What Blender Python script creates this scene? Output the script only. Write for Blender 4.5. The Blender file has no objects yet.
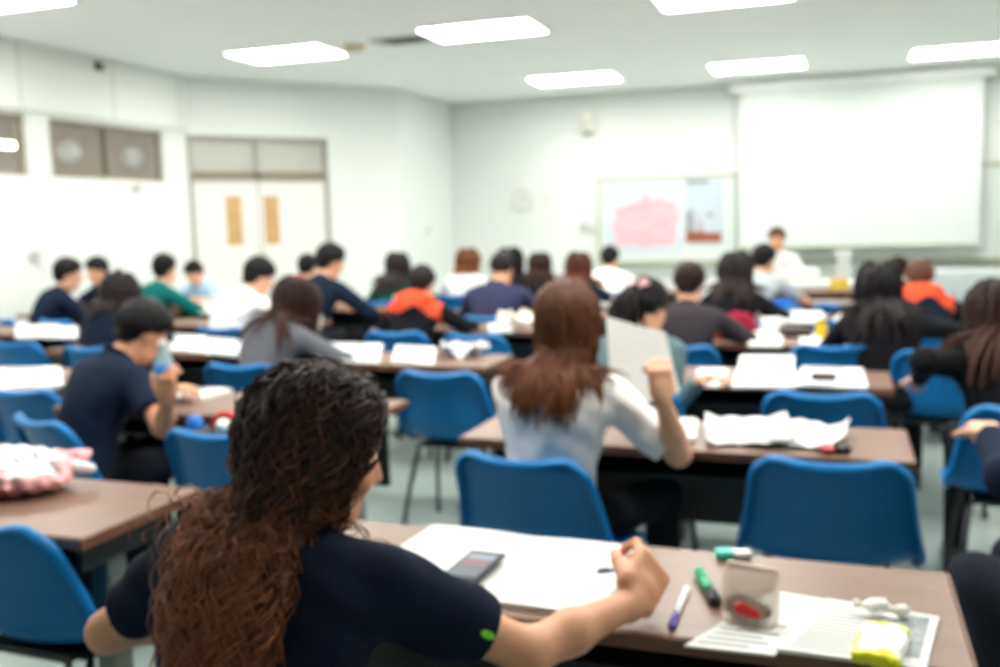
import bpy, math, random
import numpy as np
from mathutils import Matrix, Vector

# ------------------------------------------------------------------ camera, world, exposure
F_PX = 960.0; EYE = 1.42
def _n(v):
    v = np.array(v, float); return v / np.linalg.norm(v)
_Y = _n((842-500, 333.5-215, -F_PX)); _X = -_n((-2250-500, 333.5-292, -F_PX))
_X = _n(_X - _Y*np.dot(_X, _Y)); _Z = np.cross(_X, _Y)
RC = np.array([_X, _Y, _Z])                      # camera axes -> room axes
CAM = np.array([0, 0, EYE])
def ray(u, v): return RC @ np.array([(u-500)/F_PX, (333.5-v)/F_PX, -1.0])
def at_z(u, v, z=0.74):
    r = ray(u, v); return CAM + r*((z-EYE)/r[2])
def proj(p):
    c = RC.T @ (np.array(p, float)-CAM); return np.array([500+F_PX*c[0]/-c[2], 333.5-F_PX*c[1]/-c[2], -c[2]])

scene = bpy.context.scene
COL = scene.collection
cd = bpy.data.cameras.new('camera'); cam = bpy.data.objects.new('camera', cd); COL.objects.link(cam)
cd.sensor_width = 36.0; cd.lens = 36.0*F_PX/1000.0; cd.clip_start = 0.05; cd.clip_end = 60
cam.matrix_world = Matrix([list(RC[i])+[CAM[i]] for i in range(3)]+[[0, 0, 0, 1]])
cd.dof.use_dof = True; cd.dof.focus_distance = 0.72; cd.dof.aperture_fstop = 4.8
scene.camera = cam
w = bpy.data.worlds.new('world'); scene.world = w; w.use_nodes = True
w.node_tree.nodes['Background'].inputs[0].default_value = (0.80, 0.90, 0.92, 1)
w.node_tree.nodes['Background'].inputs[1].default_value = 0.6
scene.view_settings.view_transform = 'Standard'; scene.view_settings.look = 'None'
scene.view_settings.gamma = 1.0; scene.view_settings.use_curve_mapping = False
scene.view_settings.exposure = 0.0
LAMP = 32.0                                       # emission of the ceiling panels

# ------------------------------------------------------------------ mesh helpers
def lin(c):
    return tuple(((x/255)/12.92 if x/255 <= 0.04045 else ((x/255+0.055)/1.055)**2.4) for x in c)

class MB:
    """collects shapes for ONE mesh"""
    def __init__(s): s.V = []; s.F = []; s.M = []; s.n = 0; s.T = []
    def add(s, v, f, m=0, t=0.5):
        v = np.asarray(v, float); s.V.append(v)
        for q in f: s.F.append(tuple(int(i)+s.n for i in q)); s.M.append(m)
        s.T.append(np.full(len(v), t) if np.isscalar(t) else np.asarray(t)); s.n += len(v); return s
    def box(s, lo, hi, m=0, b=0.0, rot=None, org=(0, 0, 0)):
        lo = np.array(lo, float); hi = np.array(hi, float)
        if b <= 0:
            v = np.array([[x, y, z] for z in (lo[2], hi[2]) for y in (lo[1], hi[1]) for x in (lo[0], hi[0])])
            f = [(0, 2, 3, 1), (4, 5, 7, 6), (0, 1, 5, 4), (2, 6, 7, 3), (0, 4, 6, 2), (1, 3, 7, 5)]
        else:
            c = (lo+hi)/2; h = (hi-lo)/2; b = min(b, min(h)*0.95); v = []; idx = {}
            for sx in (-1, 1):
                for sy in (-1, 1):
                    for sz in (-1, 1):
                        for ax in range(3):
                            d = np.array([sx, sy, sz])*(h-b); d[ax] = (sx, sy, sz)[ax]*h[ax]
                            idx[(sx, sy, sz, ax)] = len(v); v.append(c+d)
            I = idx; f = []
            for ax in range(3):
                o1, o2 = [(1, 2), (0, 2), (0, 1)][ax]
                for sg in (-1, 1):
                    q = []
                    for a1, a2 in ((-1, -1), (1, -1), (1, 1), (-1, 1)):
                        k = [0, 0, 0]; k[ax] = sg; k[o1] = a1; k[o2] = a2; q.append(I[(*k, ax)])
                    f.append(q)
            for ax in range(3):
                o1, o2 = [(1, 2), (0, 2), (0, 1)][ax]
                for a1 in (-1, 1):
                    for a2 in (-1, 1):
                        k0 = [0, 0, 0]; k1 = [0, 0, 0]; k0[ax] = -1; k1[ax] = 1
                        k0[o1] = k1[o1] = a1; k0[o2] = k1[o2] = a2
                        f.append((I[(*k0, o1)], I[(*k1, o1)], I[(*k1, o2)], I[(*k0, o2)]))
            for sx in (-1, 1):
                for sy in (-1, 1):
                    for sz in (-1, 1): f.append(tuple(I[(sx, sy, sz, a)] for a in range(3)))
            v = np.array(v)
            g = []
            for q in f:
                p = v[list(q)]; nn = np.cross(p[1]-p[0], p[2]-p[0])
                g.append(tuple(q) if np.dot(nn, p.mean(0)-c) > 0 else tuple(reversed(q)))
            f = g
        if rot is not None: v = np.array(v) @ np.array(rot).T
        return s.add(np.array(v)+np.array(org), f, m)
    def tube(s, pts, r, k=10, m=0, t=0.5, cap=True, flat=1.0):
        pts = np.array(pts, float); N = len(pts); r = np.full(N, r) if np.isscalar(r) else np.array(r, float)
        tg = np.gradient(pts, axis=0); tg /= np.linalg.norm(tg, axis=1)[:, None]+1e-12
        ref = np.array([0, 0, 1.0]) if abs(tg[0][2]) < 0.9 else np.array([1.0, 0, 0])
        u = np.cross(tg[0], ref); u /= np.linalg.norm(u); V = []
        for i in range(N):
            u = u-tg[i]*np.dot(u, tg[i]); u /= np.linalg.norm(u); w_ = np.cross(tg[i], u)
            for j in range(k):
                a = 2*math.pi*j/k; V.append(pts[i]+r[i]*(math.cos(a)*u+flat*math.sin(a)*w_))
        f = [(i*k+j, i*k+(j+1) % k, (i+1)*k+(j+1) % k, (i+1)*k+j) for i in range(N-1) for j in range(k)]
        if cap: f += [tuple(reversed(range(k))), tuple((N-1)*k+j for j in range(k))]
        return s.add(V, f, m, t)
    def lathe(s, prof, c=(0, 0, 0), k=24, m=0, rot=None):
        V = []; P = len(prof)
        for rr, z in prof:
            for j in range(k):
                a = 2*math.pi*j/k; V.append((rr*math.cos(a), rr*math.sin(a), z))
        f = [(i*k+j, i*k+(j+1) % k, (i+1)*k+(j+1) % k, (i+1)*k+j) for i in range(P-1) for j in range(k)]
        f += [tuple(reversed(range(k))), tuple((P-1)*k+j for j in range(k))]
        V = np.array(V)
        if rot is not None: V = V @ np.array(rot).T
        return s.add(V+np.array(c), f, m)
    def grid(s, P, m=0, flip=False):
        a, b = P.shape[:2]
        f = [(i*b+j, i*b+j+1, (i+1)*b+j+1, (i+1)*b+j) for i in range(a-1) for j in range(b-1)]
        if flip: f = [tuple(reversed(q)) for q in f]
        return s.add(P.reshape(-1, 3), f, m)
    def poly(s, quad, z0, z1, m=0):
        q = [tuple(p[:2]) for p in quad]; n = len(q)
        ar = sum(q[i][0]*q[(i+1) % n][1]-q[(i+1) % n][0]*q[i][1] for i in range(n))
        if ar < 0: q = q[::-1]
        v = [(x, y, z0) for x, y in q]+[(x, y, z1) for x, y in q]
        f = [tuple(reversed(range(n))), tuple(range(n, 2*n))]+[(i, (i+1) % n, n+(i+1) % n, n+i) for i in range(n)]
        return s.add(v, f, m)
    def build(s, name, mats, parent=None, smooth=False, loc=None, rotz=0.0):
        me = bpy.data.meshes.new(name)
        me.from_pydata(np.concatenate(s.V).tolist() if s.V else [], [], s.F)
        mats = mats if isinstance(mats, (list, tuple)) else [mats]
        for m in mats: me.materials.append(m)
        if len(mats) > 1: me.polygons.foreach_set('material_index', s.M)
        if smooth: me.polygons.foreach_set('use_smooth', [True]*len(me.polygons))
        me.update()
        o = bpy.data.objects.new(name, me); COL.objects.link(o)
        if parent is not None: o.parent = parent
        if loc is not None: o.location = loc
        o.rotation_euler[2] = rotz
        return o

def raw_mesh(name, V, Fq, mats, parent=None, tone=None, mi=None, smooth=True):
    """fast quad mesh from arrays"""
    me = bpy.data.meshes.new(name); V = np.asarray(V, np.float32); Fq = np.asarray(Fq, np.int32)
    k = Fq.shape[1]
    me.vertices.add(len(V)); me.vertices.foreach_set('co', V.ravel())
    me.loops.add(Fq.size); me.loops.foreach_set('vertex_index', Fq.ravel())
    me.polygons.add(len(Fq)); me.polygons.foreach_set('loop_start', np.arange(0, Fq.size, k, dtype=np.int32))
    mats = mats if isinstance(mats, (list, tuple)) else [mats]
    for m in mats: me.materials.append(m)
    if mi is not None: me.polygons.foreach_set('material_index', np.asarray(mi, np.int32))
    me.update(calc_edges=True)
    if smooth: me.polygons.foreach_set('use_smooth', np.ones(len(Fq), bool))
    if tone is not None:
        a = me.attributes.new('tone', 'FLOAT', 'POINT'); a.data.foreach_set('value', np.asarray(tone, np.float32))
    o = bpy.data.objects.new(name, me); COL.objects.link(o)
    if parent is not None: o.parent = parent
    return o

def empty(name, loc=(0, 0, 0), rz=0.0):
    o = bpy.data.objects.new(name, None); COL.objects.link(o); o.location = loc; o.rotation_euler[2] = rz
    o.empty_display_size = 0.1; return o
def tag(o, label, cat, group=None, kind=None):
    o['label'] = label; o['category'] = cat
    if group: o['group'] = group
    if kind: o['kind'] = kind
    return o
def struct(o): o['kind'] = 'structure'; return o
KIDS = {}
def copy_tree(o, parent=None):
    c = o.copy(); COL.objects.link(c); c.parent = parent
    if 'label' in c and parent is not None: pass
    for ch in [k for k in bpy.data.objects if k.parent == o]: copy_tree(ch, c)
    return c

# ------------------------------------------------------------------ materials
def mat(name, rgb, rough=0.6, metal=0.0, var=0.0, scale=8.0, rgb2=None, bump=0.0, coat=0.0, stretch=None, spec=None, trans=0.0, alpha=1.0):
    m = bpy.data.materials.new(name); m.use_nodes = True; nt = m.node_tree; b = nt.nodes['Principled BSDF']
    c1 = lin(rgb); b.inputs['Roughness'].default_value = rough; b.inputs['Metallic'].default_value = metal
    b.inputs['Base Color'].default_value = (*c1, 1)
    if spec is not None: b.inputs['Specular IOR Level'].default_value = spec
    if coat: b.inputs['Coat Weight'].default_value = coat
    if trans: b.inputs['Transmission Weight'].default_value = trans
    if alpha < 1: b.inputs['Alpha'].default_value = alpha
    if var > 0 or rgb2 is not None or bump > 0:
        tc = nt.nodes.new('ShaderNodeTexCoord'); mp = nt.nodes.new('ShaderNodeMapping'); nz = nt.nodes.new('ShaderNodeTexNoise')
        nt.links.new(tc.outputs['Object'], mp.inputs[0]); nt.links.new(mp.outputs[0], nz.inputs['Vector'])
        if stretch: mp.inputs['Scale'].default_value = stretch
        nz.inputs['Scale'].default_value = scale; nz.inputs['Detail'].default_value = 4
        if var > 0 or rgb2 is not None:
            cr = nt.nodes.new('ShaderNodeValToRGB'); cr.color_ramp.elements[0].position = 0.3; cr.color_ramp.elements[1].position = 0.7
            c2 = lin(rgb2) if rgb2 else tuple(x*(1-var) for x in c1)
            cr.color_ramp.elements[0].color = (*c2, 1); cr.color_ramp.elements[1].color = (*c1, 1)
            nt.links.new(nz.outputs['Fac'], cr.inputs[0]); nt.links.new(cr.outputs[0], b.inputs['Base Color'])
        if bump > 0:
            bp = nt.nodes.new('ShaderNodeBump'); bp.inputs['Strength'].default_value = bump; bp.inputs['Distance'].default_value = 0.01
            nt.links.new(nz.outputs['Fac'], bp.inputs['Height']); nt.links.new(bp.outputs[0], b.inputs['Normal'])
    return m
def emis(name, rgb, strength):
    m = bpy.data.materials.new(name); m.use_nodes = True; nt = m.node_tree
    for n_ in list(nt.nodes): nt.nodes.remove(n_)
    e = nt.nodes.new('ShaderNodeEmission'); o = nt.nodes.new('ShaderNodeOutputMaterial')
    e.inputs[0].default_value = (*lin(rgb), 1); e.inputs[1].default_value = strength; nt.links.new(e.outputs[0], o.inputs[0]); return m
def hair_mat(name, roots, mid, tips, rough=0.5, spec=0.18):
    """colour runs along the lock: attribute tone 0 at the root .. 1 at the tip"""
    m = bpy.data.materials.new(name); m.use_nodes = True; nt = m.node_tree; b = nt.nodes['Principled BSDF']
    a = nt.nodes.new('ShaderNodeAttribute'); a.attribute_name = 'tone'
    cr = nt.nodes.new('ShaderNodeValToRGB'); e = cr.color_ramp.elements
    e[0].color = (*lin(roots), 1); e[1].color = (*lin(tips), 1); e[1].position = 0.95; e[0].position = 0.1
    k = e.new(0.5); k.color = (*lin(mid), 1)
    nt.links.new(a.outputs['Fac'], cr.inputs[0]); nt.links.new(cr.outputs[0], b.inputs['Base Color'])
    b.inputs['Roughness'].default_value = rough; b.inputs['Specular IOR Level'].default_value = spec
    return m

M = {}
M['wall'] = mat('wall_paint', (224, 228, 225), 0.75, var=0.02, scale=1.2)
M['wall_upper'] = mat('wall_paint_upper', (226, 230, 225), 0.75, var=0.02, scale=1.5)
M['ceiling'] = mat('ceiling_paint', (250, 252, 251), 0.9, var=0.02, scale=2.0)
M['wall_front'] = mat('wall_paint_front', (216, 220, 217), 0.8, var=0.02, scale=1.2)
M['wall_rear'] = mat('wall_paint_rear', (205, 205, 200), 0.8, var=0.02, scale=1.2)
M['transom'] = mat('transom_glass_reflection', (214, 214, 206), 0.12, alpha=0.62)  # paleness and opacity paint in the bright ceiling reflection
M['floor'] = mat('floor_vinyl', (160, 174, 168), 0.28, rgb2=(142, 156, 151), scale=3.0)
M['trim'] = mat('grey_trim', (150, 150, 140), 0.5)
M['door'] = mat('door_paint', (226, 224, 219), 0.45, var=0.02)
M['alu'] = mat('aluminium', (170, 172, 168), 0.35, 0.8)
M['darkframe'] = mat('dark_window_frame', (50, 46, 42), 0.5)
M['corridor'] = mat('corridor_wall', (204, 164, 126), 0.8, var=0.1)
M['glass'] = mat('window_glass', (225, 228, 225), 0.04, alpha=0.14)
M['glass_tan'] = mat('amber_glass', (205, 165, 115), 0.15, var=0.2, scale=5)
M['lamp_frame'] = mat('lamp_frame_white', (240, 240, 238), 0.5)
M['lamp'] = emis('lamp_diffuser', (255, 253, 246), LAMP)
M['screen'] = mat('projection_screen', (203, 210, 207), 0.9)
M['board'] = mat('whiteboard', (208, 215, 212), 0.35)
M['boardframe'] = mat('board_frame', (165, 168, 148), 0.4, 0.2)
M['white'] = mat('white_plastic', (235, 236, 233), 0.4)
M['offwhite'] = mat('offwhite_plastic', (220, 220, 212), 0.5)
M['top'] = mat('desk_laminate', (126, 97, 81), 0.38, rgb2=(112, 84, 69), scale=6, stretch=(1, 8, 8))
M['topedge'] = mat('desk_edge', (110, 72, 52), 0.4)
M['panel'] = mat('desk_panel_dark', (38, 44, 44), 0.55, var=0.2)
M['leg'] = mat('painted_steel_grey', (128, 132, 124), 0.4, 0.3)
M['chair'] = mat('blue_polypropylene', (0, 116, 184), 0.40, rgb2=(0, 108, 174), scale=5, spec=0.3)
M['cleg'] = mat('dark_steel_tube', (54, 56, 60), 0.35, 0.7)
M['paper'] = mat('white_paper', (224, 224, 221), 0.8, var=0.015, scale=20)
M['paper2'] = mat('cream_paper', (226, 222, 208), 0.8, var=0.03, scale=20)
M['black'] = mat('black_plastic', (28, 28, 32), 0.4)
M['skin'] = mat('skin_light_tan', (226, 172, 140), 0.5, rgb2=(216, 160, 128), scale=14)
M['skin2'] = mat('skin_tan', (222, 160, 122), 0.5, rgb2=(212, 148, 112), scale=14)
M['eye'] = mat('eye_dark', (40, 28, 24), 0.15)

# ------------------------------------------------------------------ the room
HC = 3.17
XA, YB = -7.09, 9.34; XC, YC = -5.40, 11.47; YD = 13.2; XR, YK = 3.7, -3.2
def wall_seg(name, p0, p1, z0, z1, th, m, side=1, smooth=False):
    p0 = np.array(p0, float); p1 = np.array(p1, float); d = p1-p0; d /= np.linalg.norm(d); nn = np.array([d[1], -d[0]])*side
    mb = MB(); mb.poly([p0, p1, p1-nn*th, p0-nn*th], z0, z1); return struct(mb.build(name, m))
fl = MB(); fl.box((-10.2, YK-0.2, -0.15), (XR+0.3, YD+0.3, 0)); fl = struct(fl.build('floor', M['floor']))
cl = MB(); cl.box((-10.2, YK-0.2, HC), (XR+0.3, YD+0.3, HC+0.15)); struct(cl.build('ceiling', M['ceiling']))
# left wall with two high window openings
wins = [(5.55, 7.03), (7.31, 8.93)]
mb = MB(); x0, x1 = XA-0.14, XA
mb.box((x0, YK, 0), (x1, YB, 1.97))
mb.box((x0, YK, 2.52), (x1, YB, HC), 1)
mb.box((x0, YK, 2.56), (x1+0.05, YB-0.02, HC-0.001), 1)
prev = YK
for a, b_ in wins: mb.box((x0, prev, 1.97), (x1, a, 2.52)); prev = b_
mb.box((x0, prev, 1.97), (x1, YB, 2.52))
for y in (6.95, 8.15, 5.7, 4.4, 9.2): mb.box((x1, y-0.004, 2.58), (x1+0.0515, y+0.004, HC-0.003), 2)
struct(mb.build('wall_left', [M['wall'], M['wall_upper'], M['trim']]))
def window(n_, a, b_, splits):
    e = struct(empty('window_%d' % n_, (XA-0.07, (a+b_)/2, 2.245)))
    h = 0.275; L = (b_-a)/2; sill_ = .03
    f = MB()
    f.box((-.035, -L, -h), (.035, -L+.035, h)); f.box((-.035, L-.035, -h), (.035, L, h))
    f.box((-.035, -L, -h), (.035, L, -h+.03)); f.box((-.035, -L, h-.03), (.035, L, h))
    for s_ in splits: f.box((-.034, s_-(a+b_)/2-.03, -h), (.034, s_-(a+b_)/2+.03, h))
    f.build('window_frame', mat('window_frame_olive', (150, 138, 118), .5), e)
    for s_ in splits: MB().box((-.036, s_-(a+b_)/2-.022, -h+.03), (.036, s_-(a+b_)/2+.022, h-.03)).build('mullion', M['darkframe'], e)
    edges = [a]+list(splits)+[b_]
    for i in range(len(edges)-1):
        g = MB(); g.box((-.004, edges[i]-(a+b_)/2+.03, -h+.03), (.004, edges[i+1]-(a+b_)/2-.03, h-.03)); g.build('window_pane', M['glass'], e)
window(1, *wins[0], [6.3]); window(2, *wins[1], [8.06])
# chamfered corner with the double doors
PB0 = np.array([XA, YB]); PB1 = np.array([XC, YC]); dB = (PB1-PB0); LB = np.linalg.norm(dB); dB /= LB; nB = np.array([dB[1], -dB[0]])
def B(s_, n_=0.0): return PB0+dB*s_+nB*n_
mb = MB(); mb.poly([B(-.02), B(LB), B(LB, -.14), B(-.02, -.14)], 2.52, HC)
mb.poly([B(1.72), B(LB+.0), B(LB, -.14), B(1.72, -.14)], 0, 2.52); mb.poly([B(-.02), B(0.0), B(0, -.14), B(-.02, -.14)], 0, 2.52)
struct(mb.build('wall_corner', M['wall']))
ang = math.atan2(dB[1], dB[0])
dr = struct(empty('door_1', (*B(0), 0), ang))     # local x along the wall, local -y into the room
f = MB()
for a, b_ in ((0, .05), (1.67, 1.72)): f.box((a, -.0, 0), (b_, .14, 2.52))
f.box((0, 0, 2.47), (1.72, .14, 2.52)); f.box((0, .0, 2.0), (1.72, .13, 2.03)); f.box((.795, .01, 2.05), (.845, .12, 2.5))
f.build('door_frame', M['trim'], dr)
MB().box((.05, .02, 2.03), (1.67, .11, 2.10)).build('door_closer_rail', mat('rail_brown', (128, 112, 92), .5), dr)
MB().box((.79, .0, 2.02), (.86, .05, 2.09), b=.008).build('door_closer', M['darkframe'], dr)
MB().box((.812, .02, 0), (.828, .06, 2.0)).build('meeting_strip', M['trim'], dr)
for k, (a, b_) in enumerate(((.05, .815), (.825, 1.67))):
    wx0, wx1 = ((.42, .61), (.88, 1.07))[k]
    d = MB(); y0, y1 = .03, .07
    d.box((a, y0, .005), (wx0, y1, 2.0)); d.box((wx1, y0, .005), (b_, y1, 2.0)); d.box((wx0, y0, .005), (wx1, y1, 1.24)); d.box((wx0, y0, 1.82), (wx1, y1, 2.0))
    leaf = d.build('door_leaf', M['door'], dr)
    g = MB(); g.box((wx0, .04, 1.24), (wx1, .055, 1.82)); g.build('vision_panel', M['glass_tan'], leaf)
    hx = (.77, .87)[k]; h = MB(); h.box((hx-.012, .01, .95), (hx+.012, .03, 1.15), b=.004); h.build('door_handle', M['alu'], leaf)
for a, b_ in ((.05, .795), (.845, 1.67)):
    g = MB(); g.box((a, .05, 2.055), (b_, .058, 2.47)); g.build('transom_pane', M['transom'], dr)
mb = MB(); mb.box((XC-.14, YC, 0), (XC, YD, HC)); struct(mb.build('wall_side', M['wall']))
mb = MB(); mb.box((XC-.14, YD, 0), (XR+.14, YD+.14, HC)); struct(mb.build('wall_front', M['wall_front']))
mb = MB(); mb.box((XR, YK, 0), (XR+.14, YD, HC)); struct(mb.build('wall_right', M['wall']))
mb = MB(); mb.box((XA-.14, YK-.14, 0), (XR+.14, YK, HC)); struct(mb.build('wall_back', M['wall_rear']))
mb = MB(); mb.box((-10.1, 2, 0), (-9.96, YD+.14, HC)); mb.box((-9.96, YD, 0), (XC-.14, YD+.14, HC)); mb.box((-9.96, 2, 0), (XA-.14, 2.14, HC))
struct(mb.build('wall_corridor', M['corridor']))
mb = MB(); mb.box((XA, YK, 0), (XA+.012, YB, .1)); struct(mb.build('baseboard_left', M['trim']))
mb = MB(); mb.box((XC, YD-.012, 0), (XR, YD, .1)); struct(mb.build('baseboard_front', M['trim']))
# surface conduits on the front wall
mb = MB(); mb.box((-3.22, YD-.012, 1.99), (-3.19, YD, HC)); mb.box((-3.2, YD-.012, 2.62), (-1.4, YD, 2.635)); struct(mb.build('trim_1', M['offwhite']))

# ceiling lamps
def ceiling_lamp(x, y, label, w_=1.03, d_=0.60):
    e = empty('ceiling_lamp', (x, y, HC)); tag(e, label, 'ceiling light', 'recessed fluorescent ceiling lights')
    f = MB()
    for a, b_ in (((-w_/2-.03, -d_/2-.03), (w_/2+.03, -d_/2)), ((-w_/2-.03, d_/2), (w_/2+.03, d_/2+.03)), ((-w_/2-.03, -d_/2), (-w_/2, d_/2)), ((w_/2, -d_/2), (w_/2+.03, d_/2))):
        f.box((*a, -.018), (*b_, 0))
    f.build('lamp_frame', M['lamp_frame'], e)
    g = MB(); g.box((-w_/2, -d_/2, -.012), (w_/2, d_/2, -.002)); g.build('diffuser', M['lamp'], e)
for x, y, l in [
    (-5.27, 8.62, 'bright ceiling light panel nearest the double doors, furthest left of the middle row'),
    (-3.09, 8.40, 'bright ceiling light panel beside the dark air vent, left of centre in the middle row'),
    (-0.91, 8.02, 'ceiling light panel cut off by the top edge of the photo, right of centre'),
    (-3.12, 11.70, 'small looking ceiling light panel in the row nearest the front wall, left of the screen'),
    (-0.95, 11.76, 'ceiling light panel just in front of the left top corner of the projection screen'),
    (1.22, 11.80, 'ceiling light panel at the right, above the right half of the projection screen'),
    (-5.98, 5.68, 'ceiling light panel cut off at the top left corner of the photo')]:
    ceiling_lamp(x, y, l, d_=0.62)
cn = {-5.3: 'closest to the windows', -3.08: 'second away from the windows', -.95: 'third away from the windows', 1.14: 'farthest from the windows'}
for y, rw in ((5.6, 'just over the top edge of the photo'), (2.8, 'above the nearest desks')):
    for x in (-5.3, -3.08, -.95, 1.14):
        if y == 5.6 and x < -5: continue
        ceiling_lamp(x, y, 'ceiling light %s, %s' % (rw, cn[x]), d_=.62)
e = empty('corridor_lamp', (-8.0, 7.50, 2.36)); tag(e, 'strip light in the corridor seen through the leftmost high window', 'ceiling light')
g = MB(); g.box((-.06, -.28, -.05), (.06, .28, 0)); MB().tube([(0, 0, 0), (0, 0, HC-2.36)], .01, 6).build('rod', M['alu'], e); g.build('lamp_tube', emis('corridor_light', (255, 240, 215), 16), e)
e = empty('corridor_lamp', (-7.6, 11.2, HC)); tag(e, 'strip light in the corridor behind the double doors, added to light its walls', 'ceiling light')  # unseen lamp, added to brighten the tan corridor walls
g = MB(); g.box((-.1, -.6, -.05), (.1, .6, 0)); g.build('lamp_tube', bpy.data.materials['corridor_light'], e)
# round corridor fans / globes behind the high windows
for (y, l) in ((8.02, 'white round globe lamp on a rod behind the left pane of the second high window'), (8.98, 'white round globe lamp on a rod behind the right pane of the second high window')):
    e = empty('globe_lamp', (-7.55, y, 2.27)); tag(e, l, 'pendant lamp', 'globe lamps in the corridor')
    a = np.linspace(-math.pi/2, math.pi/2, 13); MB().lathe([(max(.12*math.cos(t), .001), .12*math.sin(t)) for t in a]).build('lamp_globe', M['white'], e, True)
    MB().tube([(0, 0, .11), (0, 0, HC-2.27)], .012, 8).build('rod', M['alu'], e)

# front wall: whiteboard, posters, screen, fittings
e = empty('whiteboard', (0, YD, 0)); tag(e, 'long whiteboard with olive grey frame across the front wall behind the screen', 'whiteboard')
bx0, bx1, bz0, bz1 = -3.18, 3.1, .86, 1.97
MB().box((bx0, -.03, bz0), (bx1, -.004, bz1)).build('board_surface', M['board'], e)
f = MB(); f.box((bx0-.03, -.045, bz1), (bx1+.03, -.002, bz1+.035)); f.box((bx0-.03, -.045, bz0-.035), (bx1+.03, -.002, bz0)); f.box((bx0-.03, -.045, bz0), (bx0, -.002, bz1)); f.box((bx1, -.045, bz0), (bx1+.03, -.002, bz1)); f.box((-1.33, -.04, bz0), (-1.30, -.003, bz1))
f.build('board_frame', M['boardframe'], e)
MB().box((bx0, -.12, bz0-.05), (bx1, -.045, bz0-.035), b=.004).build('pen_tray', M['boardframe'], e)
def wall_mat(name, fn):
    m = bpy.data.materials.new(name); m.use_nodes = True; fn(m.node_tree, m.node_tree.nodes['Principled BSDF']); return m
# pink map poster
px0, px1, pz0, pz1 = -3.10, -2.03, .96, 1.93
e = empty('map_poster', (px0, YD-.035, pz0)); tag(e, 'pale poster with a large pink map shape pinned to the whiteboard', 'poster')
MB().box((0, -.004, 0), (px1-px0, 0, pz1-pz0)).build('sheet', mat('poster_bluewhite', (194, 203, 212), .6), e)
out = [(.12, .12), (.2, .10), (.35, .13), (.5, .09), (.7, .12), (.86, .10), (.93, .2), (.9, .35), (.97, .5), (.9, .62), (.93, .7), (.8, .73), (.72, .80), (.6, .74), (.56, .86), (.5, .88), (.48, .76), (.36, .72), (.25, .66), (.12, .64), (.15, .5), (.08, .4), (.14, .28)]
W_, H_ = px1-px0, pz1-pz0
def wallpoly(pts, th, y=-.004):
    mb = MB(); n_ = len(pts); v = [(x*W_, y, z*H_) for x, z in pts]+[(x*W_, y-th, z*H_) for x, z in pts]
    mb.add(v, [tuple(range(n_)), tuple(reversed(range(n_, 2*n_)))]+[(i, n_+i, n_+(i+1) % n_, (i+1) % n_) for i in range(n_)]); return mb
wallpoly(out, .002).build('map_print', mat('map_pink', (218, 166, 176), .6, rgb2=(226, 182, 190), scale=4), e)
mb = MB()
for (a, b_) in (((.2, .62), (.6, .64)), ((.3, .47), (.7, .49)), ((.5, .3), (.8, .42)), ((.25, .28), (.6, .25)), ((.15, .9), (.8, .92))):
    mb.tube([(a[0]*W_, -.007, a[1]*H_), ((a[0]+b_[0])/2*W_, -.007, (a[1]+b_[1])/2*H_+.01), (b_[0]*W_, -.007, b_[1]*H_)], .006, 6)
mb.build('map_lines', mat('map_line_mauve', (170, 128, 142), .6), e)
# picture poster
e = empty('picture_poster', (-1.99, YD-.035, 1.08)); tag(e, 'narrow picture poster with grey sky, pink figure and red-brown base, right of the map', 'poster')
MB().box((0, -.004, 0), (.5, 0, .86)).build('sheet', mat('poster_sky', (184, 194, 204), .6), e)
mb = MB(); mb.box((.0, -.007, .02), (.47, -.003, .15)); mb.box((.0, -.0075, .13), (.25, -.003, .17)); mb.build('brown_band', mat('poster_brown', (150, 80, 60), .6), e)
pg_ = mat('poster_grey', (140, 146, 150), .6)
for a, b_ in (((0, .16), (.1, .45)), ((0, .8), (.3, .86)), ((.28, .36), (.36, .42))): MB().box((a[0], -.0065, a[1]), (b_[0], -.003, b_[1])).build('grey_patch', pg_, e)
mb = MB(); mb.tube([(.18, -.004, .17), (.19, -.004, .3), (.17, -.004, .42)], [.06, .075, .05], 10, flat=.05); mb.build('pink_figure', mat('poster_pink', (242, 206, 200), .6), e)
# projection screen
e = empty('projection_screen', (.15, YD, 0)); tag(e, 'large white pull-down projection screen hanging over the whiteboard', 'projection screen')
MB().box((-1.55, -.30, 3.02), (1.55, -.18, 3.14), b=.02).build('screen_case', M['white'], e)
P = np.zeros((2, 25, 3))
yy = -.24
mb = MB(); mb.box((-1.41, yy-.004, 1.03), (1.41, yy, 3.03)); mb.build('screen_sheet', M['screen'], e)
bm_ = mat('screen_border_grey', (196, 204, 200), .7)
for xx in (-1.42, 1.385): MB().box((xx, yy-.0048, 1.03), (xx+.035, yy+.001, 3.03)).build('screen_border', bm_, e)
MB().tube([(-1.43, yy, 1.02), (1.43, yy, 1.02)], .018, 10).build('bottom_bar', M['boardframe'], e)
mb = MB(); mb.tube([(.98, yy-.01, 3.0), (1.04, yy-.012, 2.4), (1.12, yy-.012, 1.02), (1.14, yy-.012, .82)], .003, 6); mb.build('pull_cord', M['offwhite'], e)
for x in (-1.3, 1.3): MB().box((x-.02, -.26, 3.13), (x+.02, -.0, 3.165)).build('bracket', M['alu'], e)
# wall speaker
e = empty('wall_speaker', (-3.33, YD, 2.78)); tag(e, 'small pale loudspeaker high on the front wall above the poster board', 'speaker')
MB().box((-.09, -.15, -.14), (.09, -.02, .14), b=.015).build('speaker_box', M['offwhite'], e); MB().box((-.07, -.156, -.11), (.07, -.149, .06)).build('grille', mat('speaker_grille', (196, 194, 184), .8), e)
MB().box((-.03, -.03, -.17), (.03, 0, -.08)).build('bracket', mat('bracket_grey', (140, 138, 130), .6), e)
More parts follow.
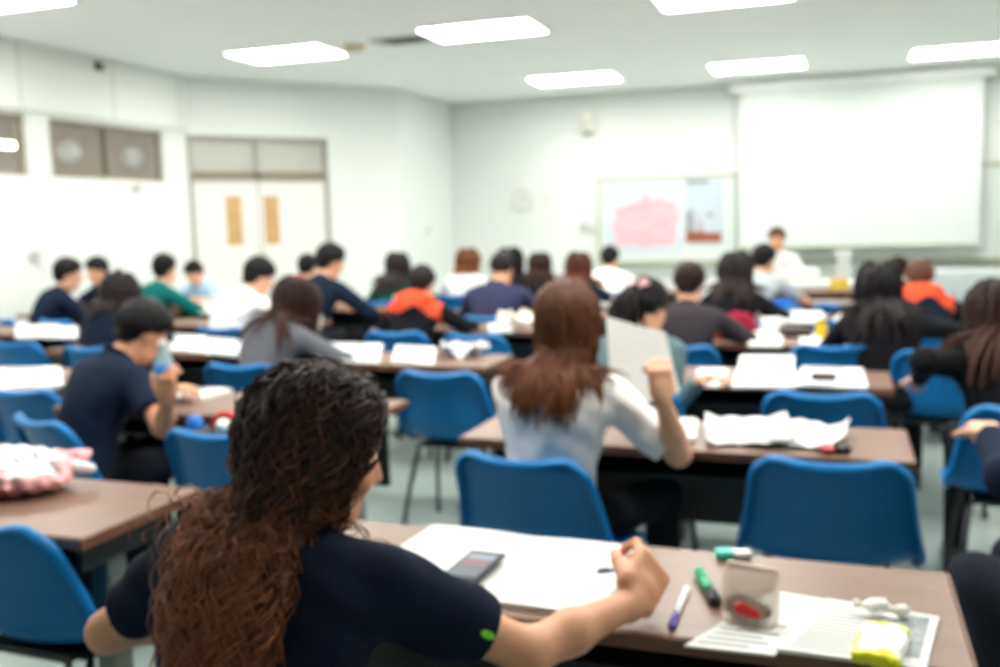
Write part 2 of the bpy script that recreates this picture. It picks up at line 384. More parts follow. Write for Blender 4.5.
# clock
e = empty('wall_clock', (-4.30, YD, 1.75)); tag(e, 'pale round wall clock on the front wall left of the poster board', 'clock')
RX = Matrix.Rotation(math.pi/2, 3, 'X')
MB().lathe([(.17, .0), (.17, .03), (.15, .04), (.148, .03)], k=32, rot=RX).build('clock_rim', mat('clock_rim', (205, 208, 204), .5), e)
MB().lathe([(.15, .0), (.15, .025)], k=32, rot=RX).build('clock_face', mat('clock_face', (226, 230, 228), .5), e)
mb = MB(); mb.box((-.006, -.034, 0), (.006, -.03, .1)); mb.box((0, -.034, -.005), (.07, -.03, .005)); mb.build('clock_hands', mat('clock_hand', (150, 150, 150), .5), e)
for (x, z, l, c) in ((-3.93, 1.74, 'tiny pale switch plate right of the wall clock', (205, 206, 200)), (-3.42, 1.33, 'grey switch box low on the front wall beside the poster board', (150, 150, 142)), (-3.30, 1.30, 'thin grey conduit box touching the poster board edge', (170, 170, 160))):
    e = empty('wall_switch', (x, YD, z)); tag(e, l, 'switch')
    MB().box((-.04, -.02, -.06), (.04, 0, .06), b=.006).build('switch_plate', mat('switch_col', c, .5), e); MB().box((-.012, -.027, -.02), (.012, -.019, .02), b=.002).build('switch_rocker', M['white'], e)
# green sprig and fittings on the side walls
e = empty('wall_fitting', (XC, 12.25, 1.33)); tag(e, 'small green leaf-shaped hook on the wall between doors and front wall', 'wall hook')
mb = MB(); mb.tube([(0, 0, 0), (.02, 0, .02), (.03, 0, .05)], [.01, .035, .008], 10, flat=.4); mb.build('green_leaf', mat('leaf_green', (110, 150, 50), .5), e, True)
MB().box((0, -.05, -.05), (.012, -.01, .03), b=.003).build('hook_plate', M['offwhite'], e)
for (y, z, l, c) in ((8.45, 1.90, 'small pale sensor box under the second high window', (205, 205, 198)), (7.0, 1.24, 'pale socket box low on the left wall under the first high window', (200, 202, 196)), (7.95, 3.08, 'small dark camera bracket under the ceiling on the left wall', (110, 104, 92))):
    e = empty('wall_box', (XA+(.05 if z > 2.6 else 0), y, z)); tag(e, l, 'wall fitting')
    MB().box((0, -.05, -.04), (.05, .05, .04), b=.008).build('box_body', mat('box_col', c, .5), e); MB().box((.049, -.02, -.015), (.056, .02, .015), b=.002).build('box_face', mat('box_face', tuple(int(v*.85) for v in c), .5), e)
# ceiling vent and detector
p = at_z(405, 39, HC); e = empty('air_vent', (p[0], p[1], HC)); tag(e, 'dark grey air vent in the ceiling beside the bright light panel', 'air vent')
f = MB(); f.box((-.32, -.14, -.012), (.24, .14, 0)); f.build('vent_frame', mat('vent_grey', (186, 190, 184), .6), e)
f = MB(); [f.box((-.2, -.12+.04*k, -.02), (.2, -.105+.04*k, -.011)) for k in range(7)]; f.build('vent_slats', mat('vent_dark', (96, 100, 94), .7), e)
p = at_z(354, 46, HC); e = empty('smoke_detector', (p[0], p[1], HC)); tag(e, 'small tan smoke detector on the ceiling between two light panels', 'smoke detector')
MB().lathe([(.04, -.05), (.09, -.04), (.11, 0)], k=20).build('detector_body', mat('detector_tan', (216, 196, 160), .5), e, True); MB().lathe([(.02, -.065), (.03, -.045)], k=12).build('detector_sensor', M['offwhite'], e)

# ------------------------------------------------------------------ desks
def make_desk(L, name='classroom_desk', D=0.43):
    e = empty(name); h = L/2
    MB().box((-h, -D/2, .715), (h, D/2, .74), b=.004).build('desktop', M['top'], e)
    mb = MB(); mb.box((-h-.003, -D/2-.003, .712), (h+.003, -D/2, .737)); mb.box((-h-.003, D/2, .712), (h+.003, D/2+.003, .737)); mb.box((-h-.003, -D/2, .712), (-h, D/2, .737)); mb.box((h, -D/2, .712), (h+.003, D/2, .737))
    mb.build('edge_band', M['topedge'], e)
    MB().box((-h+.07, D/2-.05, .40), (h-.07, D/2-.032, .713)).build('modesty_panel', M['panel'], e)
    mb = MB(); mb.box((-h+.08, -D/2+.08, .625), (h-.08, D/2-.052, .637)); mb.box((-h+.08, -D/2+.08, .637), (-h+.095, D/2-.06, .714)); mb.box((h-.095, -D/2+.08, .637), (h-.08, D/2-.06, .714)); mb.build('book_shelf', M['panel'], e)
    for s in (-1, 1):
        x = s*(h-.14); mb = MB()
        mb.box((x-.03, -.02, .05), (x+.03, .05, .715), b=.006)
        mb.box((x-.025, -D/2+.0, .02), (x+.025, D/2-.01, .055), b=.008)
        mb.box((x-.025, -D/2+.06, .69), (x+.025, D/2-.06, .714))
        for y in (-D/2+.03, D/2-.04): mb.lathe([(.018, 0), (.018, .022)], (x, y, 0), 10)
        mb.build('leg', M['leg'], e)
    return e
# name, right end x, far edge y, label
DL = 1.35
desk_specs = [
 ('R', .20, 1.94, 'desk nearest the camera, with the open magazine, pens and print-outs'),
 ('R', .20, 3.24, 'second desk of the right block, with crumpled open newspapers and the white-shirted student'),
 ('R', .20, 4.44, 'third desk of the right block, with white sheets and brown right end'),
 ('R', .20, 5.72, 'fourth desk of the right block, covered with white papers and a cup'),
 ('R', .20, 6.98, 'fifth desk of the right block, beside the yellow carton'),
 ('R', .20, 8.25, 'sixth desk of the right block, second from the front of the room'),
 ('L', -1.60, 2.08, 'brown desk at the left edge with the pink and white plastic bag on it'),
 ('L', -1.60, 3.38, 'desk of the boy in navy with an open book and brown right end'),
 ('L', -1.60, 4.68, 'desk with long row of white papers in front of the student in grey'),
 ('L', -1.62, 6.16, 'desk in front of the student in the orange hooded jacket'),
 ('L', -1.62, 7.18, 'desk in front of the student in the purple navy top'),
 ('L', -1.62, 8.25, 'desk of the front row left block, beside the brown haired students'),
 ('LL', -3.08, 3.83, 'desk at the left edge covered by white papers behind two blue chairs'),
 ('L2', -3.10, 4.86, 'desk with papers between the navy boy and the student in grey'),
 ('LL', -4.78, 5.55, 'desk with white papers behind the two far left blue chairs'),
 ('LL', -3.55, 6.24, 'desk between the green shirt and the white shirt boys'),
 ('LL', -5.35, 6.80, 'desk by the left wall where the two navy boys sit'),
 ('LL', -3.30, 7.45, 'far desk beside the boy in green'),
 ('RR', 2.10, 4.70, 'desk at the right edge in front of the long haired student in black'),
 ('RR', 2.10, 6.10, 'desk at the right edge with a white cup in front of the black haired student'),
 ('RR', 2.10, 7.45, 'desk at the right with blue items in front of the orange jacket'),
 ('R', .20, 9.50, 'frontmost desk of the right block, with a yellow paper bag, below the screen'),
 ('LL', -4.50, 7.45, 'desk between the boy in green and the boy facing him'),
 ('L', -1.40, 9.45, 'far front desk of the left block, under the white shirt at the poster'),
]
desk0 = make_desk(DL)
DESKS = []
for i, (b_, xr, yf, lab) in enumerate(desk_specs):
    o = desk0 if i == 0 else copy_tree(desk0)
    o.location = (xr-DL/2, yf-.215, 0); tag(o, lab, 'desk', 'classroom desks in rows'); DESKS.append(o)

# ------------------------------------------------------------------ chairs
def make_chair():
    e = empty('shell_chair')
    # centre line (y, z) from seat front to top of back, local +y is where the sitter faces
    prof = [(.235, .415), (.225, .438), (.19, .448), (.10, .440), (.0, .432), (-.08, .436), (-.135, .455), (-.17, .50), (-.19, .56), (-.205, .62), (-.222, .68), (-.238, .73), (-.252, .77), (-.262, .795)]
    pr = np.array(prof); d = np.r_[0, np.cumsum(np.linalg.norm(np.diff(pr, axis=0), axis=1))]
    n = 40; ss = np.linspace(0, d[-1], n); cy = np.interp(ss, d, pr[:, 0]); cz = np.interp(ss, d, pr[:, 1])
    for _ in range(3):
        cy[1:-1] = (cy[:-2]+2*cy[1:-1]+cy[2:])/4; cz[1:-1] = (cz[:-2]+2*cz[1:-1]+cz[2:])/4
    tg = np.gradient(np.stack([cy, cz], 1), axis=0); tg /= np.linalg.norm(tg, axis=1)[:, None]
    nr = np.stack([tg[:, 1], -tg[:, 0]], 1)      # towards the sitter? (rotated)
    if nr[5][1] < 0: nr = -nr
    Lt = d[-1]
    wd = np.interp(ss/Lt, [0, .15, .45, .55, .75, 1], [.205, .224, .237, .235, .210, .190])
    R1 = .05
    hw = wd.copy()
    for i in range(n):
        for dist in (ss[i], Lt-ss[i]):
            if dist < R1: hw[i] = min(hw[i], wd[i]-R1+math.sqrt(max(R1**2-(R1-dist)**2, 0)))
    m = 21; us = np.sin(np.linspace(-math.pi/2, math.pi/2, m)); us = np.linspace(-1, 1, m)*.45+us*.55; P = np.zeros((n, m, 3))
    tb = ss/Lt
    for i in range(n):
        curve = np.interp(tb[i], [0, .3, .5, .75, 1], [.012, .022, .05, .050, .030])   # edges wrap toward the sitter
        for j, u in enumerate(us):
            a = curve*u*u
            P[i, j] = (hw[i]*u, cy[i]+nr[i, 0]*a, cz[i]+nr[i, 1]*a)
    th = .005
    # normals
    du = np.gradient(P, axis=1); dv = np.gradient(P, axis=0); N = np.cross(du, dv); N /= np.linalg.norm(N, axis=2)[..., None]+1e-9
    if N[10, 10, 2] < 0: N = -N
    Q = P-N*th
    mb = MB(); mb.grid(P, flip=False); mb.grid(Q, flip=True)
    # rolled rim: flattened tube following the outline
    loop = [P[0, j] for j in range(m)]+[P[i, m-1] for i in range(1, n)]+[P[n-1, j] for j in range(m-2, -1, -1)]+[P[i, 0] for i in range(n-2, 0, -1)]
    lq = [Q[0, j] for j in range(m)]+[Q[i, m-1] for i in range(1, n)]+[Q[n-1, j] for j in range(m-2, -1, -1)]+[Q[i, 0] for i in range(n-2, 0, -1)]
    loop = np.array(loop); back = np.array(lq)-loop; back /= np.linalg.norm(back, axis=1)[:, None]+1e-9
    for _ in range(2): loop = (np.roll(loop, 1, 0)+2*loop+np.roll(loop, -1, 0))/4
    tt = np.roll(loop, -1, 0)-np.roll(loop, 1, 0); tt /= np.linalg.norm(tt, axis=1)[:, None]+1e-9
    outw = np.cross(tt, back); c = loop.mean(0); sg = np.sign(np.sum(outw[m+n//2]*(np.array([1, 0, 0])))); outw *= sg
    rings = [(-.006, -.003), (.004, -.005), (.011, -.001), (.014, .006), (.011, .016), (.003, .024), (-.008, .029), (-.010, .026), (.0, .018), (.004, .009), (-.004, .005)]
    K = len(rings); V = []
    for i in range(len(loop)):
        for a, b_ in rings: V.append(loop[i]+outw[i]*a+back[i]*b_)
    T = len(loop); f = [(i*K+j, i*K+(j+1) % K, ((i+1) % T)*K+(j+1) % K, ((i+1) % T)*K+j) for i in range(T) for j in range(K)]
    mb.add(V, f)
    for q in mb.V: q[:, 2] -= np.clip(q[:, 2]-.44, 0, 1)*.085
    mb.build('seat_shell', M['chair'], e, True)
    lg = MB(); lg.box((-.15, -.10, .405), (.15, .14, .425), b=.004); lg.box((-.13, -.13, .41), (.13, -.09, .43))
    lg.build('seat_frame', M['cleg'], e)
    for sx in (-1, 1):
        for fy, (ty, by) in ((1, (.13, .20)), (-1, (-.10, -.22))):
            g = MB(); g.tube([(sx*.13, ty*.6, .415), (sx*.165, ty, .405), (sx*.19, (ty+by)/2, .22), (sx*.205, by, .012)], .011, 10); g.lathe([(.015, 0), (.014, .03)], (sx*.205, by, 0), 10)
            g.build('leg', M['cleg'], e, True)
    return e
chair0 = make_chair(); chair_used = [False]
def put_chair(x, y, deg, label, z=0.0):
    o = copy_tree(chair0) if chair_used[0] else chair0; chair_used[0] = True
    o.location = (x, y, 0); o.rotation_euler[2] = math.radians(deg); tag(o, label, 'chair', 'blue shell chairs')
    return o
CH = .262   # back top sits this far behind the seat centre
chair_specs = [   # x, y of back top centre, heading, label
 (-.84, 2.44, -7, 'blue shell chair of the white-shirted student with long brown hair'),
 (-.02, 2.60, 1, 'large empty blue shell chair right of centre, behind the near desk and its print-outs'),
 (-1.84, 1.565, -2, 'blue shell chair cut off at the bottom left, under the desk with the pink bag'),
 (-2.66, 2.56, -20, 'blue shell chair with slanting back under the boy in the navy shirt'),
 (-3.25, 3.05, 0, 'blue shell chair at the left edge, left of the navy boy\'s chair'),
 (-1.89, 2.52, 0, 'empty blue shell chair left of the curly hair, bag with red handle behind it'),
 (-1.67, 3.82, 0, 'big empty blue shell chair between the curly hair and the white-shirted student'),
 (-2.72, 3.86, 2, 'blue shell chair of the student in the grey top'),
 (-4.72, 4.42, 0, 'empty blue shell chair at the left edge, in front of white papers'),
 (-4.05, 4.32, 0, 'low looking blue shell chair under the girl with dark tied hair, left side'),
 (-.06, 3.62, 0, 'empty blue shell chair behind the crumpled newspapers'),
 (-.03, 4.98, 0, 'empty blue shell chair behind the third desk of the right block'),
 (.44, 4.81, -4, 'blue shell chair of the student in black with long black hair, right side'),
 (-2.57, 5.26, 0, 'blue shell chair of the student in the orange hooded jacket'),
 (-2.03, 5.18, -4, 'empty blue shell chair right of the orange hooded jacket'),
 (.03, 6.22, 0, 'empty blue shell chair right of the yellow carton'),
 (.01, 7.35, 0, 'far empty blue shell chair close to the screen, with a yellow bag by it'),
 (-5.62, 5.67, -12, 'blue shell chair of the navy boy sitting by the left wall'),
 (-3.90, 5.34, 0, 'blue shell chair of the boy in the white shirt'),
 (-2.33, 6.22, 0, 'blue shell chair of the broad student in purple navy'),
 (.60, 3.46, 0, 'blue shell chair at the right edge under the student with long dark brown hair'),
 (-.78, 3.58, 0, 'blue shell chair mostly hidden by the raised white sheet'),
]
a56 = math.radians(56)
chair_specs.append((.71+CH*math.sin(a56), 2.36-CH*math.cos(a56), 56, 'blue shell chair turned sideways at the bottom right edge, under the person in jeans'))
for x, y, dg, lab in chair_specs:
    a = math.radians(dg); put_chair(x-CH*math.sin(a), y+CH*math.cos(a), dg, lab)

# ------------------------------------------------------------------ smooth solid modelling (distance fields -> surface nets)
def rotm(yaw=0, pitch=0, roll=0):
    """yaw about z, pitch about x (positive looks down), roll about y; degrees"""
    y, p, r = map(math.radians, (yaw, pitch, roll))
    Rz = np.array([[math.cos(y), -math.sin(y), 0], [math.sin(y), math.cos(y), 0], [0, 0, 1]])
    Rx = np.array([[1, 0, 0], [0, math.cos(-p), -math.sin(-p)], [0, math.sin(-p), math.cos(-p)]])
    Ry = np.array([[math.cos(r), 0, math.sin(r)], [0, 1, 0], [-math.sin(r), 0, math.cos(r)]])
    return Rz @ Rx @ Ry
A_ = lambda *v: np.array(v, float)
def cap(a, b, r1, r2, k=.015, op='+', flat=None, cut=False): return dict(t='c', a=A_(*a), b=A_(*b), r1=r1, r2=r2, k=k, op=op, flat=flat, cut=cut)
def ell(c, r, R=None, k=.02, op='+'): return dict(t='e', c=A_(*c), r=A_(*r), R=np.eye(3) if R is None else np.array(R), k=k, op=op)
def rbx(c, h, R=None, rd=.01, k=.01, op='+'): return dict(t='b', c=A_(*c), h=A_(*h), R=np.eye(3) if R is None else np.array(R), rd=rd, k=k, op=op)
def pdist(p, X, Y, Z):
    if p['t'] == 'c':
        a, b = p['a'], p['b']; ab = b-a; L2 = max(float(ab @ ab), 1e-9)
        px, py, pz = X-a[0], Y-a[1], Z-a[2]
        h = np.clip((px*ab[0]+py*ab[1]+pz*ab[2])/L2, 0, 1)
        qx, qy, qz = px-h*ab[0], py-h*ab[1], pz-h*ab[2]
        if p['flat'] is not None:
            ax, s = p['flat']; dd = qx*ax[0]+qy*ax[1]+qz*ax[2]; g = dd*(1/s-1)
            qx, qy, qz = qx+g*ax[0], qy+g*ax[1], qz+g*ax[2]
        d = np.sqrt(qx*qx+qy*qy+qz*qz)-(p['r1']+(p['r2']-p['r1'])*h)
        if p['flat'] is not None: d = d*min(1, p['flat'][1]*1.2)
        if p['cut']:
            u = ab/math.sqrt(L2); d = np.maximum(d, (X-b[0])*u[0]+(Y-b[1])*u[1]+(Z-b[2])*u[2])
        return d
    R = p['R']; px, py, pz = X-p['c'][0], Y-p['c'][1], Z-p['c'][2]
    x = px*R[0, 0]+py*R[1, 0]+pz*R[2, 0]; y = px*R[0, 1]+py*R[1, 1]+pz*R[2, 1]; z = px*R[0, 2]+py*R[1, 2]+pz*R[2, 2]
    if p['t'] == 'e':
        r = p['r']; k0 = np.sqrt((x/r[0])**2+(y/r[1])**2+(z/r[2])**2); k1 = np.sqrt((x/r[0]**2)**2+(y/r[1]**2)**2+(z/r[2]**2)**2)+1e-9
        return k0*(k0-1)/k1
    h = p['h']-p['rd']; qx, qy, qz = np.abs(x)-h[0], np.abs(y)-h[1], np.abs(z)-h[2]
    return np.sqrt(np.maximum(qx, 0)**2+np.maximum(qy, 0)**2+np.maximum(qz, 0)**2)+np.minimum(np.maximum(qx, np.maximum(qy, qz)), 0)-p['rd']
def pbox(p):
    if p['t'] == 'c':
        r = max(p['r1'], p['r2'])*1.05; return np.minimum(p['a'], p['b'])-r, np.maximum(p['a'], p['b'])+r
    e = p['r'] if p['t'] == 'e' else p['h']; ext = np.abs(p['R']) @ e; return p['c']-ext, p['c']+ext
def comb(D, d, p):
    k = p['k']
    if p['op'] == '+':
        h = np.clip(.5+.5*(D-d)/k, 0, 1); return D+(d-D)*h-k*h*(1-h)
    d = -d; h = np.clip(.5+.5*(d-D)/k, 0, 1); return D+(d-D)*h+k*h*(1-h)
def surface_nets(prims, h, noise=None):
    lo = np.min([pbox(p)[0] for p in prims if p['op'] == '+'], 0)-3*h; hi = np.max([pbox(p)[1] for p in prims if p['op'] == '+'], 0)+3*h
    n = np.ceil((hi-lo)/h).astype(int)+1
    D = np.full(n, 0.2, np.float32); ax = [(lo[i]+h*np.arange(n[i])).astype(np.float32) for i in range(3)]
    for p in prims:
        a, b = pbox(p); m = p['k']+3*h
        i0 = np.clip(np.floor((a-m-lo)/h).astype(int), 0, n); i1 = np.clip(np.ceil((b+m-lo)/h).astype(int)+1, 0, n)
        if (i1 <= i0).any(): continue
        sl = tuple(slice(i0[i], i1[i]) for i in range(3))
        d = pdist(p, ax[0][sl[0]][:, None, None], ax[1][sl[1]][None, :, None], ax[2][sl[2]][None, None, :])
        D[sl] = comb(D[sl], d, p)
    if noise is not None:
        D += noise(ax[0][:, None, None], ax[1][None, :, None], ax[2][None, None, :]).astype(np.float32)
    S = D < 0
    c = [S[i:n[0]-1+i, j:n[1]-1+j, k:n[2]-1+k] for i in (0, 1) for j in (0, 1) for k in (0, 1)]
    anyc = c[0] | c[1] | c[2] | c[3] | c[4] | c[5] | c[6] | c[7]; allc = c[0] & c[1] & c[2] & c[3] & c[4] & c[5] & c[6] & c[7]
    act = np.argwhere(anyc & ~allc)
    idx = np.full(n-1, -1, np.int32); idx[act[:, 0], act[:, 1], act[:, 2]] = np.arange(len(act))
    cor = [(i, j, k) for i in (0, 1) for j in (0, 1) for k in (0, 1)]
    val = np.stack([D[act[:, 0]+i, act[:, 1]+j, act[:, 2]+k] for i, j, k in cor], 1)
    acc = np.zeros((len(act), 3)); cnt = np.zeros(len(act))
    for a in range(8):
        for b in range(a+1, 8):
            ca, cb = np.array(cor[a]), np.array(cor[b])
            if np.abs(ca-cb).sum() != 1: continue
            va, vb = val[:, a], val[:, b]; m = (va < 0) != (vb < 0); t = np.where(m, va/(va-vb+1e-12), 0)
            acc[m] += (ca+(cb-ca)*t[:, None])[m]; cnt[m] += 1
    V = (act+acc/cnt[:, None])*h+lo
    F = []
    for axn in range(3):
        sa = [slice(1, n[i]-1) for i in range(3)]; sb = list(sa); sa[axn] = slice(0, n[axn]-1); sb[axn] = slice(1, n[axn])
        A = S[tuple(sa)]; Bq = S[tuple(sb)]; e = np.argwhere(A != Bq)
        if not len(e): continue
        inside = A[e[:, 0], e[:, 1], e[:, 2]]
        off = [1, 1, 1]; off[axn] = 0; g = e+np.array(off); o1, o2 = (axn+1) % 3, (axn+2) % 3; q = []
        for d1, d2 in ((-1, -1), (0, -1), (0, 0), (-1, 0)):
            t = g.copy(); t[:, o1] += d1; t[:, o2] += d2; q.append(idx[t[:, 0], t[:, 1], t[:, 2]])
        q = np.stack(q, 1); q[~inside] = q[~inside][:, ::-1]; F.append(q)
    return V, np.concatenate(F)
def field_at(prims, P):
    D = np.full(len(P), .3)
    for p in prims:
        if p['op'] == '+': D = np.minimum(D, pdist(p, P[:, 0], P[:, 1], P[:, 2]))
    return D
def grow(roots, d0, length, steps, coll, clear, grav=.3, rng=None, wob=.15, side=None, ramp=(1, 1)):
    P = roots.copy(); d = d0/np.linalg.norm(d0, axis=1)[:, None]; out = [P.copy()]; seg = (np.asarray(length)/steps)
    for s in range(steps):
        d = d*(1-grav)+np.array([0, 0, -1.0])*grav+rng.normal(0, wob, d.shape)*.25
        if side is not None: d = d+side[3]*np.stack([side[4]-P[:, 0], 0*P[:, 0], 0*P[:, 0]], 1)+np.array(side[:3]) if len(side) > 3 else d+side
        d /= np.linalg.norm(d, axis=1)[:, None]; Pn = P+d*seg[:, None]
        cl_ = clear*(ramp[0]+(ramp[1]-ramp[0])*s/steps)
        for _ in range(2):
            f = field_at(coll, Pn); e = .004
            gx = np.stack([field_at(coll, Pn+np.eye(3)[i]*e)-f for i in range(3)], 1); gn = gx/(np.linalg.norm(gx, axis=1)[:, None]+1e-9)
            push = np.maximum(cl_-f, 0); Pn = Pn+gn*push[:, None]
        dn = Pn-P; dn /= np.linalg.norm(dn, axis=1)[:, None]+1e-9
        near = (f < cl_+.01)[:, None]; o_ = np.maximum(np.sum(dn*gn, 1), 0)[:, None]*gn*near*.85; d = dn-o_; d /= np.linalg.norm(d, axis=1)[:, None]+1e-9
        P = Pn; out.append(P.copy())
    return np.stack(out, 1)
def locks(Pt, r0, k=5, curl=None, rng=None, taper=.25, up=None):
    """tubes along all strands at once; returns V, F, tone"""
    N, S, _ = Pt.shape; t = np.linspace(0, 1, S)
    if up:                                          # resample finer
        S2 = up; t2 = np.linspace(0, 1, S2)*(S-1); i = np.minimum(t2.astype(int), S-2); fr = (t2-i)[None, :, None]
        Pt = Pt[:, i]*(1-fr)+Pt[:, i+1]*fr; S = S2; t = np.linspace(0, 1, S)
        for _ in range(2): Pt[:, 1:-1] = (Pt[:, :-2]+2*Pt[:, 1:-1]+Pt[:, 2:])/4
    tg = np.gradient(Pt, axis=1); tg /= np.linalg.norm(tg, axis=2)[..., None]+1e-9
    ref = np.array([.3, .8, .1]); ref /= np.linalg.norm(ref)
    u = np.cross(tg, ref); u /= np.linalg.norm(u, axis=2)[..., None]+1e-9; w_ = np.cross(tg, u)
    if curl is not None:
        amp, turns = curl; ph = rng.uniform(0, 6.28, N)[:, None]; sg = rng.choice([-1, 1], N)[:, None]
        am = (amp*rng.uniform(.5, 1.3, N))[:, None]*np.clip(t*3.2+.12, 0, 1)[None]; an = sg*(t[None]*turns*rng.uniform(.8, 1.2, N)[:, None]*6.283)+ph
        Pt = Pt+u*(am*np.cos(an))[..., None]+w_*(am*np.sin(an))[..., None]
        tg = np.gradient(Pt, axis=1); tg /= np.linalg.norm(tg, axis=2)[..., None]+1e-9
        u = np.cross(tg, ref); u /= np.linalg.norm(u, axis=2)[..., None]+1e-9; w_ = np.cross(tg, u)
    r = (np.asarray(r0)*np.ones(N))[:, None]*np.interp(t, [0, .15, .7, 1], [.7, 1, .9, taper])[None]
    a = np.arange(k)*2*math.pi/k
    V = Pt[:, :, None]+r[..., None, None]*(np.cos(a)[:, None]*u[:, :, None]+.7*np.sin(a)[:, None]*w_[:, :, None])
    base = (np.arange(N)*S*k)[:, None, None]; i = np.arange(S-1)[None, :, None]*k; j = np.arange(k)[None, None]; j2 = (j+1) % k
    F = np.stack([base+i+j, base+i+j2, base+i+k+j2, base+i+k+j], -1).reshape(-1, 4)
    jit = rng.uniform(-.12, .12, N)*(2.2 if up == 50 else 1)
    tone = np.clip(np.repeat((t[None]+jit[:, None])[..., None], k, 2), 0, 1).ravel()
    return V.reshape(-1, 3), F, tone

# ------------------------------------------------------------------ people
def ik(S, T, l1, l2, pole):
    d = T-S; L = np.linalg.norm(d)
    if L > (l1+l2)*.995: T = S+d/L*(l1+l2)*.995; d = T-S; L = np.linalg.norm(d)
    u = d/L; a = (l1*l1-l2*l2+L*L)/(2*L); h = math.sqrt(max(l1*l1-a*a, 1e-6)); p = pole-u*np.dot(pole, u); p /= np.linalg.norm(p)
    return S+u*a+p*h, T
def unit(v): v = np.array(v, float); return v/np.linalg.norm(v)
def hand(W, f, n, thumb, curl=(35, 40, 45, 50), s=1.0, spread=.010, tcurl=25):
    """W wrist, f direction of the fingers, n palm normal, thumb: +1/-1 along f x n"""
    f = unit(f); n = unit(n-f*np.dot(n, f)); sd = np.cross(f, n)*thumb; R = np.stack([sd, f, n], 1); P = []
    P.append(rbx(W+f*.045*s, (.038*s, .045*s, .013*s), R, .012*s, .012))
    P.append(cap(W-f*.01*s, W+f*.03*s, .022*s, .026*s, .012, flat=(n, .75)))
    L = (.070, .080, .075, .060)
    for i in range(4):
        b = W+f*(.082-.004*abs(i-1.3))*s+sd*(.029-.0195*i)*s; c = math.radians(curl[i]); th = c*.55
        fd = unit(f+sd*(1.5-i)*spread*8)
        p = b; r = .0088*s
        for j, (q, lr) in enumerate(((.45, .0), (.30, 1.0), (.25, .75))):
            th2 = th+c*lr*(1 if j else 0); th = th2
            dr = fd*math.cos(th)+n*math.sin(th); p2 = p+dr*L[i]*q*s*1.05
            P.append(cap(p, p2, r, r*.92, .004)); r *= .92; p = p2
    b = W+f*.022*s+sd*.030*s; d1 = unit(sd*(.75 if tcurl < 34 else .30)+f*.75+n*(.35 if tcurl < 34 else .60)); m = b+d1*.040*s; d2 = unit(d1*math.cos(math.radians(tcurl))+(-sd*.5+f*.5+n*.5)*math.sin(math.radians(tcurl))); 
    P.append(cap(b, m, .0135*s, .0105*s, .010)); P.append(cap(m, m+d2*.032*s, .0105*s, .0085*s, .004))
    return P

